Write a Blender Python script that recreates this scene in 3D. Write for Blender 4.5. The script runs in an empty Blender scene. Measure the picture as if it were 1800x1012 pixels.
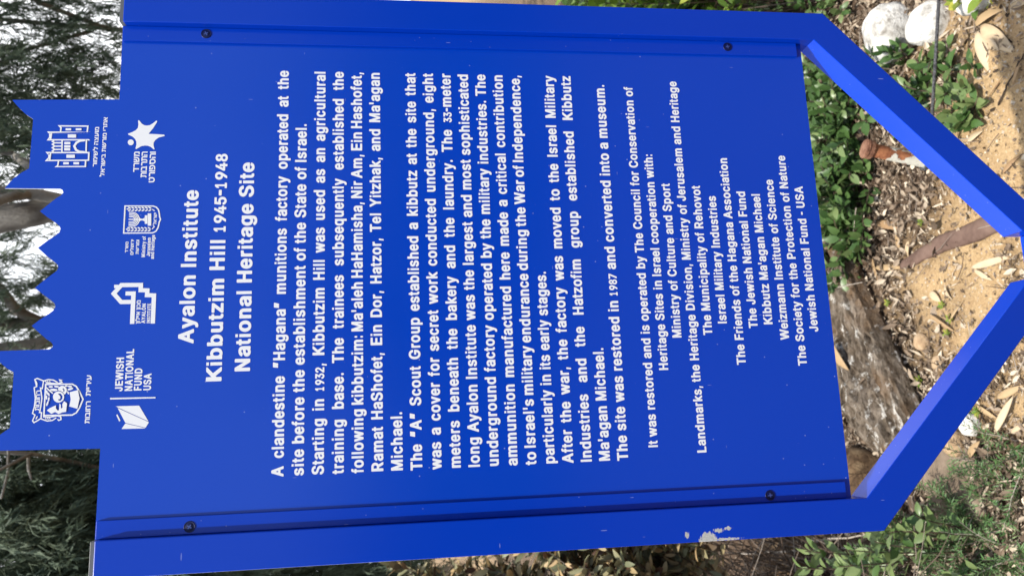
import bpy, bmesh, math, random
import numpy as np
from mathutils import Vector, Matrix
from mathutils.geometry import tessellate_polygon

random.seed(7)
rng = np.random.default_rng(7)
S = bpy.context.scene
COL = S.collection
H0 = 1.0                       # the sign's lower frame corners stand this far above the ground

# ------------------------------------------------------------------ camera
cam = bpy.data.cameras.new("camera")
cam.sensor_fit = 'HORIZONTAL'
cam.sensor_width = 36.0
cam.lens = 26.657
cam.clip_start = 0.02
cam.clip_end = 3000
cam.dof.use_dof = True
cam.dof.focus_distance = 1.12
cam.dof.aperture_fstop = 7.0
cam_o = bpy.data.objects.new("camera", cam)
COL.objects.link(cam_o)
C_RIGHT = Vector((0.9839453, -0.17770071, -0.01655624))
C_DOWN = Vector((-0.03888042, -0.12289241, -0.99165809))
C_FWD = Vector((0.17418371, 0.97638103, -0.12782849))
C_POS = Vector((-0.22759, -1.05183, 0.65934 + H0))
m = Matrix((C_DOWN, C_RIGHT, -C_FWD)).transposed().to_4x4()   # the phone was held on its side
m.translation = C_POS
cam_o.matrix_world = m
S.camera = cam_o

# ------------------------------------------------------------------ light
SUN = Vector((-0.237, -0.316, 0.917)).normalized()
SUN_EL = math.asin(SUN.z)
SUN_AZ = math.atan2(SUN.x, SUN.y)
w = bpy.data.worlds.new("World")
S.world = w
w.use_nodes = True
nt = w.node_tree
bg = nt.nodes['Background']
sky = nt.nodes.new('ShaderNodeTexSky')
sky.sky_type = 'NISHITA'
sky.sun_disc = False
sky.sun_elevation = SUN_EL
sky.sun_rotation = SUN_AZ
sky.dust_density = 1.2
sky.air_density = 1.0
tc = nt.nodes.new('ShaderNodeTexCoord')
nz = nt.nodes.new('ShaderNodeTexNoise')
nz.inputs['Scale'].default_value = 2.2
nz.inputs['Detail'].default_value = 6
cr = nt.nodes.new('ShaderNodeValToRGB')
cr.color_ramp.elements[0].position = 0.28
cr.color_ramp.elements[1].position = 0.52
mx = nt.nodes.new('ShaderNodeMixRGB')
mx.inputs['Color2'].default_value = (10.5, 10.7, 11.0, 1)
nt.links.new(tc.outputs['Generated'], nz.inputs['Vector'])
nt.links.new(nz.outputs['Fac'], cr.inputs['Fac'])
# the cloud bank stands beyond the trees; the sky on the viewer's side is clear
sx = nt.nodes.new('ShaderNodeSeparateXYZ')
nt.links.new(tc.outputs['Generated'], sx.inputs[0])
mr = nt.nodes.new('ShaderNodeMapRange')
mr.interpolation_type = 'SMOOTHSTEP'
mr.inputs['From Min'].default_value = -0.75
mr.inputs['From Max'].default_value = 0.35
nt.links.new(sx.outputs['Y'], mr.inputs['Value'])
ml = nt.nodes.new('ShaderNodeMath')
ml.operation = 'MULTIPLY'
nt.links.new(cr.outputs['Color'], ml.inputs[0])
nt.links.new(mr.outputs['Result'], ml.inputs[1])
nt.links.new(ml.outputs[0], mx.inputs['Fac'])
nt.links.new(sky.outputs['Color'], mx.inputs['Color1'])
nt.links.new(mx.outputs['Color'], bg.inputs['Color'])
bg.inputs['Strength'].default_value = 0.15
sun = bpy.data.lights.new("sun", 'SUN')
sun.energy = 5.0
sun.angle = math.radians(0.5)
sun.color = (1.0, 0.95, 0.87)
sun_o = bpy.data.objects.new("sun", sun)
sun_o.rotation_euler = SUN.to_track_quat('Z', 'Y').to_euler()
COL.objects.link(sun_o)
vs = S.view_settings
vs.view_transform = 'Standard'
vs.look = 'None'
vs.gamma = 1
vs.exposure = 0.38
S.cycles.max_bounces = 6
S.cycles.transparent_max_bounces = 4

# ------------------------------------------------------------------ helpers
def ray(u, v):
    """direction seen at a spot of the 1800 x 1012 photograph"""
    return (C_RIGHT * ((506 - v) / 1332.84) + C_DOWN * ((u - 900) / 1332.84) + C_FWD)
def at(u, v, z=0.0):
    d = ray(u, v)
    return C_POS + d * ((z - C_POS.z) / d.z)
def away(u, v, dist):
    return C_POS + ray(u, v).normalized() * dist

def tag(o, label, cat, group=None, kind=None):
    o['label'] = label
    o['category'] = cat
    if group: o['group'] = group
    if kind: o['kind'] = kind
    return o
def thing(name, loc, label, cat, group=None):
    o = bpy.data.objects.new(name, None)
    o.empty_display_size = 0.1
    o.location = loc
    COL.objects.link(o)
    tag(o, label, cat, group)
    return o
def mesh_obj(name, verts, faces, mat, parent=None, tint=None, smooth=False):
    """verts in world space; under a parent they are stored relative to it"""
    verts = np.asarray(verts, dtype=float).reshape(-1, 3)
    org = np.zeros(3)
    p = parent
    while p is not None:
        org = org + np.array(p.location)
        p = p.parent
    loc = np.zeros(3)
    if parent is None:
        lo, hi = verts.min(0), verts.max(0)
        loc = np.array([(lo[0] + hi[0]) / 2, (lo[1] + hi[1]) / 2, lo[2]])
        org = loc
    me = bpy.data.meshes.new(name)
    me.from_pydata((verts - org).tolist(), [], [list(map(int, f)) for f in faces] if not isinstance(faces, np.ndarray) else faces.tolist())
    if tint is not None:
        a = me.attributes.new('tint', 'FLOAT', 'POINT')
        a.data.foreach_set('value', np.asarray(tint, dtype=np.float32))
    if smooth:
        me.polygons.foreach_set('use_smooth', [True] * len(me.polygons))
    me.materials.append(mat)
    me.validate()
    o = bpy.data.objects.new(name, me)
    o.location = loc
    COL.objects.link(o)
    if parent is not None:
        o.parent = parent
    return o

class Cloud:
    """collects small pieces that make up one mesh"""
    def __init__(s): s.v = []; s.f = []; s.t = []; s.n = 0
    def add(s, v, f, t=0.5):
        v = np.asarray(v, dtype=float)
        s.v.append(v)
        s.f.extend([[i + s.n for i in q] for q in f])
        s.t.append(np.full(len(v), t))
        s.n += len(v)
    def build(s, name, mat, parent=None, smooth=False):
        return mesh_obj(name, np.concatenate(s.v), s.f, mat, parent, np.concatenate(s.t), smooth)
    def tube(s, pts, r, n=6, t=0.5, cap=True):
        pts = [Vector(p) for p in pts]
        rr = r if hasattr(r, '__len__') else [r] * len(pts)
        V = []; F = []
        up = Vector((0.31, 0.2, 0.93))
        for i, p in enumerate(pts):
            d = (pts[min(i + 1, len(pts) - 1)] - pts[max(i - 1, 0)])
            if d.length < 1e-9: d = Vector((0, 0, 1))
            d.normalize()
            a = d.cross(up)
            if a.length < 0.05: a = d.cross(Vector((1, 0, 0)))
            a.normalize(); b = d.cross(a)
            for k in range(n):
                th = 2 * math.pi * k / n
                V.append(p + a * (rr[i] * math.cos(th)) + b * (rr[i] * math.sin(th)))
        for i in range(len(pts) - 1):
            for k in range(n):
                F.append([i * n + k, i * n + (k + 1) % n, (i + 1) * n + (k + 1) % n, (i + 1) * n + k])
        if cap:
            F.append(list(range(n))[::-1]); F.append([(len(pts) - 1) * n + k for k in range(n)])
        s.add([tuple(q) for q in V], F, t)
    def leaf(s, base, d, nrm, L, W, fold=0.25, curl=0.15, t=0.5, n=4, twist=0.0, blunt=0.9):
        """a pointed leaf blade folded along its midrib"""
        d = Vector(d).normalized(); nrm = Vector(nrm)
        side = d.cross(nrm)
        if side.length < 1e-4: side = d.orthogonal()
        side.normalize(); nrm = side.cross(d).normalized()
        V = []; F = []
        base = Vector(base)
        ang = 0.0
        p = base.copy(); dd = d.copy(); nn = nrm.copy(); sd = side.copy()
        for i in range(n + 1):
            x = i / n
            hw = W * 0.5 * (math.sin(math.pi * min(1, x ** blunt)) ** 0.8 if 0 < x < 1 else 0.06)
            V += [p - sd * hw + nn * hw * fold, p, p + sd * hw + nn * hw * fold]
            a = -curl / n
            q = Matrix.Rotation(a, 3, sd)
            dd = q @ dd; nn = q @ nn
            if twist:
                q = Matrix.Rotation(twist / n, 3, dd); nn = q @ nn; sd = q @ sd
            p = p + dd * (L / n)
        for i in range(n):
            a = i * 3
            F += [[a, a + 1, a + 4, a + 3], [a + 1, a + 2, a + 5, a + 4]]
        s.add([tuple(q) for q in V], F, t)

# value noise on numpy arrays
def _h(i, j, k, seed):
    n = (i * 374761393 + j * 668265263 + k * 2147483647 + seed * 1274126177) & 0xffffffff
    n = ((n ^ (n >> 13)) * 1274126177) & 0xffffffff
    return ((n ^ (n >> 16)) & 0xffff) / 65535.0
def vnoise(p, sc, seed=1, octv=4):
    p = np.asarray(p, dtype=float)
    if p.shape[1] == 2: p = np.concatenate([p, np.zeros((len(p), 1))], 1)
    out = np.zeros(len(p)); amp = 1.0; tot = 0
    for o in range(octv):
        q = p * sc + 100.3 * (o + 1); i = np.floor(q).astype(np.int64); f = q - i; f = f * f * (3 - 2 * f)
        r = 0
        for dx in (0, 1):
            for dy in (0, 1):
                for dz in (0, 1):
                    wgt = (f[:, 0] if dx else 1 - f[:, 0]) * (f[:, 1] if dy else 1 - f[:, 1]) * (f[:, 2] if dz else 1 - f[:, 2])
                    r = r + wgt * _h(i[:, 0] + dx, i[:, 1] + dy, i[:, 2] + dz, seed + o)
        out += amp * r; tot += amp; amp *= 0.5; sc *= 2.03
    return out / tot

# ------------------------------------------------------------------ materials
def new_mat(name, col=(0.5, 0.5, 0.5), rough=0.6, spec=0.5, metal=0.0):
    mt = bpy.data.materials.new(name); mt.use_nodes = True
    b = mt.node_tree.nodes['Principled BSDF']
    b.inputs['Base Color'].default_value = (*col, 1)
    b.inputs['Roughness'].default_value = rough
    b.inputs['Specular IOR Level'].default_value = spec
    b.inputs['Metallic'].default_value = metal
    return mt, mt.node_tree, b
def N(nt, kind, **kw):
    n = nt.nodes.new('ShaderNode' + kind)
    for k, v in kw.items():
        if k in n.inputs: n.inputs[k].default_value = v
        else: setattr(n, k, v)
    return n
def ramp(nt, src, stops):
    r = nt.nodes.new('ShaderNodeValToRGB'); e = r.color_ramp.elements
    while len(e) < len(stops): e.new(0.5)
    for q, (p, c) in zip(e, stops):
        q.position = p; q.color = (*c, 1) if len(c) == 3 else c
    nt.links.new(src, r.inputs['Fac'])
    return r.outputs['Color']
def noise(nt, scale, detail=4, rough=0.55, coord='Object', stretch=None):
    t = nt.nodes.new('ShaderNodeTexCoord'); n = nt.nodes.new('ShaderNodeTexNoise')
    n.inputs['Scale'].default_value = scale; n.inputs['Detail'].default_value = detail; n.inputs['Roughness'].default_value = rough
    src = t.outputs[coord]
    if stretch:
        mp = nt.nodes.new('ShaderNodeMapping'); mp.inputs['Scale'].default_value = stretch
        nt.links.new(src, mp.inputs['Vector']); src = mp.outputs['Vector']
    nt.links.new(src, n.inputs['Vector'])
    return n.outputs['Fac']
def mixc(nt, fac, a, b, mode='MIX'):
    x = nt.nodes.new('ShaderNodeMixRGB'); x.blend_type = mode
    for s, v in (('Fac', fac), ('Color1', a), ('Color2', b)):
        if isinstance(v, (tuple, float, int)):
            x.inputs[s].default_value = v if s == 'Fac' else (*v, 1)
        else: nt.links.new(v, x.inputs[s])
    return x.outputs['Color']
def bump(nt, b, h, strength=0.4, dist=0.01):
    n = nt.nodes.new('ShaderNodeBump'); n.inputs['Strength'].default_value = strength; n.inputs['Distance'].default_value = dist
    nt.links.new(h, n.inputs['Height']); nt.links.new(n.outputs['Normal'], b.inputs['Normal'])
def math_n(nt, op, a, b=None):
    x = nt.nodes.new('ShaderNodeMath'); x.operation = op
    for i, v in enumerate((a, b)):
        if v is None: continue
        if isinstance(v, (int, float)): x.inputs[i].default_value = v
        else: nt.links.new(v, x.inputs[i])
    return x.outputs[0]

def specks(nt, scale, keep, size, stretch=None):
    """sparse little marks: dust, nicks and short scratches in the paint"""
    t = nt.nodes.new('ShaderNodeTexCoord'); mp = nt.nodes.new('ShaderNodeMapping')
    mp.inputs['Scale'].default_value = stretch[0] if stretch else (1, 1, 1)
    mp.inputs['Rotation'].default_value = stretch[1] if stretch else (0, 0, 0)
    nt.links.new(t.outputs['Object'], mp.inputs['Vector'])
    v = nt.nodes.new('ShaderNodeTexVoronoi'); v.inputs['Scale'].default_value = scale
    nt.links.new(mp.outputs['Vector'], v.inputs['Vector'])
    sep = nt.nodes.new('ShaderNodeSeparateColor'); nt.links.new(v.outputs['Color'], sep.inputs['Color'])
    near = math_n(nt, 'LESS_THAN', v.outputs['Distance'], math_n(nt, 'MULTIPLY', sep.outputs[1], size))
    few = math_n(nt, 'LESS_THAN', sep.outputs[0], keep)
    return math_n(nt, 'MULTIPLY', near, few)

def paint(name, col, rough, chip=None, spec=0.33):
    mt, nt, b = new_mat(name, col, rough, spec)
    big = noise(nt, 3.0, 3)
    c = mixc(nt, math_n(nt, 'MULTIPLY', big, 0.35), tuple(col), tuple(min(1, q * 0.86) for q in col))
    s1 = specks(nt, 95, 0.06, 0.12)
    s2 = specks(nt, 150, 0.05, 0.12, ((1, 1, 0.14), (0, 0.9, 0)))
    s3 = specks(nt, 150, 0.05, 0.12, ((0.16, 1, 1), (0, 0.4, 0)))
    s4 = specks(nt, 240, 0.14, 0.19)
    s = math_n(nt, 'ADD', math_n(nt, 'ADD', s1, math_n(nt, 'MULTIPLY', s2, 0.6)), math_n(nt, 'ADD', math_n(nt, 'MULTIPLY', s3, 0.6), math_n(nt, 'MULTIPLY', s4, 0.6)))
    s = math_n(nt, 'MULTIPLY', s, math_n(nt, 'MULTIPLY', noise(nt, 7, 2), 0.85))
    c = mixc(nt, s, c, (0.5, 0.55, 0.72))
    if chip:
        t = nt.nodes.new('ShaderNodeTexCoord')
        tot = None
        for (x, z, sx, sz, thr) in chip:
            mp = nt.nodes.new('ShaderNodeMapping'); mp.vector_type = 'POINT'
            mp.inputs['Location'].default_value = (-x / sx, 0, -z / sz); mp.inputs['Scale'].default_value = (1 / sx, 0, 1 / sz)
            nt.links.new(t.outputs['Object'], mp.inputs['Vector'])
            ln = nt.nodes.new('ShaderNodeVectorMath'); ln.operation = 'LENGTH'; nt.links.new(mp.outputs['Vector'], ln.inputs[0])
            n1 = noise(nt, 300, 8, 0.75, stretch=(0.22, 1, 1))
            q = math_n(nt, 'LESS_THAN', math_n(nt, 'ADD', ln.outputs['Value'], math_n(nt, 'MULTIPLY', n1, 2.2)), thr)
            tot = q if tot is None else math_n(nt, 'MAXIMUM', tot, q)
        c = mixc(nt, tot, c, mixc(nt, noise(nt, 300, 3), (0.22, 0.22, 0.2), (0.7, 0.7, 0.68)))
    nt.links.new(c, b.inputs['Base Color'])
    r = math_n(nt, 'ADD', math_n(nt, 'MULTIPLY', noise(nt, 14, 4), 0.10), rough - 0.05)
    nt.links.new(r, b.inputs['Roughness'])
    bump(nt, b, noise(nt, 260, 2), 0.03, 0.001)
    return mt

M = {}
M['panel'] = paint('panel blue enamel', (0.0, 0.0475, 0.47), 0.215, None, 0.5)
M['frame'] = paint('frame blue powder coat', (0.0, 0.039, 0.445), 0.23)
M['frame_chip'] = paint('worn frame blue powder coat', (0.0, 0.039, 0.445), 0.23,
                        chip=[(-0.397, 0.262 + H0, 0.012, 0.014, 1.95), (-0.386, 0.246 + H0, 0.007, 0.02, 1.45), (-0.390, 0.292 + H0, 0.012, 0.012, 1.35), (-0.384, 0.232 + H0, 0.005, 0.012, 1.6), (-0.398, 0.24 + H0, 0.004, 0.05, 1.5)])
M['white'] = new_mat('white lettering film', (0.80, 0.81, 0.83), 0.45, 0.4)[0]
M['edge'] = new_mat('bare panel edge', (0.62, 0.65, 0.72), 0.5, 0.5)[0]
M['cap'] = new_mat('grey plastic end plug', (0.11, 0.115, 0.12), 0.5, 0.4)[0]
M['screw'] = new_mat('dark blue coated screw', (0.002, 0.006, 0.055), 0.4, 0.35)[0]
M['recess'] = new_mat('screw cross recess', (0.04, 0.07, 0.26), 0.4, 0.5)[0]

def leaf_mat(name, c0, c1, c2, rough=0.45, trans=0.25, spec=0.4, stops=(0.0, 0.55, 1.0)):
    mt, nt, b = new_mat(name, c1, rough, spec)
    a = nt.nodes.new('ShaderNodeAttribute'); a.attribute_name = 'tint'
    c = ramp(nt, a.outputs['Fac'], [(stops[0], c0), (stops[1], c1), (stops[2], c2)])
    c = mixc(nt, math_n(nt, 'MULTIPLY', noise(nt, 60, 3), 0.35), c, tuple(q * 0.55 for q in c0))
    nt.links.new(c, b.inputs['Base Color'])
    tr = nt.nodes.new('ShaderNodeBsdfTranslucent'); nt.links.new(c, tr.inputs['Color'])
    ms = nt.nodes.new('ShaderNodeMixShader'); ms.inputs[0].default_value = trans
    out = nt.nodes['Material Output']
    nt.links.new(b.outputs[0], ms.inputs[1]); nt.links.new(tr.outputs[0], ms.inputs[2]); nt.links.new(ms.outputs[0], out.inputs['Surface'])
    return mt
M['leaf'] = leaf_mat('glossy oval leaf', (0.032, 0.070, 0.018), (0.085, 0.165, 0.045), (0.22, 0.29, 0.11), 0.36)
M['leaf_bright'] = leaf_mat('yellow green leaf', (0.05, 0.11, 0.015), (0.16, 0.26, 0.03), (0.42, 0.40, 0.06), 0.42)
M['leaf_dry'] = leaf_mat('fading hedge leaf', (0.10, 0.05, 0.03), (0.22, 0.25, 0.14), (0.62, 0.44, 0.22), 0.5, stops=(0.0, 0.5, 1.0))
M['needle'] = leaf_mat('narrow bush needle', (0.04, 0.09, 0.03), (0.10, 0.21, 0.06), (0.25, 0.33, 0.15), 0.45, 0.15)
M['conifer'] = leaf_mat('drooping tree foliage', (0.033, 0.05, 0.036), (0.095, 0.135, 0.088), (0.22, 0.27, 0.18), 0.6, 0.3, 0.2)
M['litter'] = leaf_mat('dead leaf', (0.05, 0.034, 0.023), (0.27, 0.20, 0.14), (0.72, 0.61, 0.46), 0.7, 0.05, 0.2)
M['dryleaf'] = leaf_mat('tan dry leaf', (0.30, 0.18, 0.09), (0.50, 0.36, 0.20), (0.66, 0.53, 0.36), 0.6, 0.1, 0.25)
M['stem'] = leaf_mat('thin woody stem', (0.05, 0.035, 0.025), (0.13, 0.09, 0.065), (0.42, 0.37, 0.31), 0.7, 0.0, 0.2)

def bark_mat():
    mt, nt, b = new_mat('smooth tree bark', (0.2, 0.17, 0.13), 0.8, 0.2)
    n = noise(nt, 9, 5, 0.6, stretch=(1, 1, 0.25))
    c = ramp(nt, n, [(0.3, (0.12, 0.105, 0.09)), (0.5, (0.25, 0.23, 0.20)), (0.72, (0.40, 0.38, 0.34))])
    nt.links.new(c, b.inputs['Base Color'])
    bump(nt, b, noise(nt, 40, 4, 0.6, stretch=(1, 1, 0.3)), 0.5, 0.02)
    return mt
M['bark'] = bark_mat()

def soil_mat():
    mt, nt, b = new_mat('sandy soil', (0.4, 0.28, 0.16), 0.9, 0.15)
    a = nt.nodes.new('ShaderNodeAttribute'); a.attribute_name = 'tint'
    fine = noise(nt, 120, 6, 0.75)
    mid = noise(nt, 11, 5, 0.6)
    sand = ramp(nt, fine, [(0.25, (0.20, 0.12, 0.06)), (0.42, (0.44, 0.30, 0.155)), (0.58, (0.57, 0.40, 0.215)), (0.8, (0.78, 0.67, 0.51))])
    sand = mixc(nt, ramp(nt, mid, [(0.45, (0, 0, 0)), (0.75, (0.55, 0.55, 0.55))]), sand, (0.36, 0.22, 0.11))
    mulch = ramp(nt, fine, [(0.3, (0.035, 0.022, 0.014)), (0.52, (0.10, 0.065, 0.042)), (0.75, (0.26, 0.20, 0.14))])
    v = nt.nodes.new('ShaderNodeTexVoronoi'); v.inputs['Scale'].default_value = 70
    t = nt.nodes.new('ShaderNodeTexCoord'); nt.links.new(t.outputs['Object'], v.inputs['Vector'])
    sep = nt.nodes.new('ShaderNodeSeparateColor'); nt.links.new(v.outputs['Color'], sep.inputs['Color'])
    peb = math_n(nt, 'MULTIPLY', math_n(nt, 'LESS_THAN', v.outputs['Distance'], 0.25), math_n(nt, 'LESS_THAN', sep.outputs[0], 0.12))
    c = mixc(nt, a.outputs['Fac'], sand, mulch)
    c = mixc(nt, peb, c, (0.55, 0.48, 0.38))
    nt.links.new(c, b.inputs['Base Color'])
    h = math_n(nt, 'ADD', fine, math_n(nt, 'MULTIPLY', peb, 0.5))
    bump(nt, b, h, 0.9, 0.012)
    return mt
M['soil'] = soil_mat()

def stone_mat(name, c0, c1, c2, sc=9, bs=0.5, rough=0.8):
    mt, nt, b = new_mat(name, c1, rough, 0.25)
    n = noise(nt, sc, 6, 0.65)
    nt.links.new(ramp(nt, n, [(0.32, c0), (0.47, c1), (0.68, c2)]), b.inputs['Base Color'])
    bump(nt, b, noise(nt, sc * 5, 6, 0.7), bs, 0.02)
    return mt
M['chalk'] = stone_mat('white limestone', (0.20, 0.18, 0.15), (0.70, 0.68, 0.63), (0.82, 0.81, 0.78), 9, 0.8)
M['brownrock'] = stone_mat('rough brown rock', (0.05, 0.03, 0.018), (0.14, 0.085, 0.045), (0.30, 0.21, 0.12), 14, 0.9)
M['flatrock'] = stone_mat('dull brown slab', (0.09, 0.065, 0.045), (0.16, 0.12, 0.085), (0.26, 0.20, 0.15), 8, 0.4)
M['tanrock'] = stone_mat('tan stone', (0.22, 0.14, 0.08), (0.42, 0.29, 0.17), (0.58, 0.44, 0.30), 16, 0.6)

def timber_mat():
    mt, nt, b = new_mat('weathered timber', (0.2, 0.16, 0.12), 0.85, 0.2)
    st = (1.0, 7.0, 5.0)
    g1 = noise(nt, 6, 8, 0.7, stretch=st)
    c = ramp(nt, g1, [(0.3, (0.022, 0.016, 0.012)), (0.43, (0.12, 0.09, 0.062)), (0.56, (0.235, 0.19, 0.145)), (0.74, (0.42, 0.36, 0.29))])
    lich = noise(nt, 13, 6, 0.75, stretch=(1, 2.2, 1))
    c = mixc(nt, ramp(nt, lich, [(0.555, (0, 0, 0)), (0.61, (0.95, 0.95, 0.95))]), c, (0.72, 0.69, 0.63))
    c = mixc(nt, ramp(nt, noise(nt, 5, 4), [(0.5, (0, 0, 0)), (0.68, (0.65, 0.65, 0.65))]), c, (0.24, 0.14, 0.07))
    nt.links.new(c, b.inputs['Base Color'])
    bump(nt, b, math_n(nt, 'ADD', g1, math_n(nt, 'MULTIPLY', noise(nt, 70, 5, 0.7), 0.4)), 1.0, 0.03)
    return mt
M['timber'] = timber_mat()

STAKE_PAINT = 0.30             # height up to which the stake still carries paint
def rust_mat():
    mt, nt, b = new_mat('rust with flaking paint', (0.25, 0.09, 0.04), 0.85, 0.25)
    n = noise(nt, 40, 6, 0.7)
    rust = ramp(nt, n, [(0.3, (0.09, 0.032, 0.018)), (0.5, (0.25, 0.095, 0.045)), (0.7, (0.42, 0.19, 0.085))])
    t = nt.nodes.new('ShaderNodeTexCoord'); sp = nt.nodes.new('ShaderNodeSeparateXYZ'); nt.links.new(t.outputs['Object'], sp.inputs[0])
    edge = math_n(nt, 'ADD', sp.outputs['Z'], math_n(nt, 'MULTIPLY', noise(nt, 22, 3), 0.10))
    low = math_n(nt, 'LESS_THAN', edge, STAKE_PAINT)
    patch = ramp(nt, noise(nt, 26, 4, 0.6), [(0.51, (1, 1, 1)), (0.54, (0, 0, 0))])
    keep = mixc(nt, 1.0, low, patch, 'MULTIPLY')
    c = mixc(nt, keep, rust, (0.50, 0.49, 0.42))
    nt.links.new(c, b.inputs['Base Color'])
    bump(nt, b, math_n(nt, 'ADD', n, math_n(nt, 'MULTIPLY', keep, 0.6)), 0.7, 0.006)
    return mt
M['rust'] = rust_mat()
M['rustcap'] = stone_mat('rusty cap', (0.12, 0.05, 0.03), (0.26, 0.125, 0.075), (0.40, 0.22, 0.14), 45, 0.7)
def rope_mat():
    mt, nt, b = new_mat('dark twisted rope', (0.05, 0.05, 0.055), 0.85, 0.2)
    n = noise(nt, 200, 3)
    nt.links.new(ramp(nt, n, [(0.35, (0.02, 0.02, 0.022)), (0.65, (0.11, 0.11, 0.115))]), b.inputs['Base Color'])
    return mt
M['rope'] = rope_mat()
M['root'] = stone_mat('smooth brown bark', (0.085, 0.05, 0.038), (0.125, 0.078, 0.06), (0.17, 0.11, 0.085), 18, 0.25)

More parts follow.
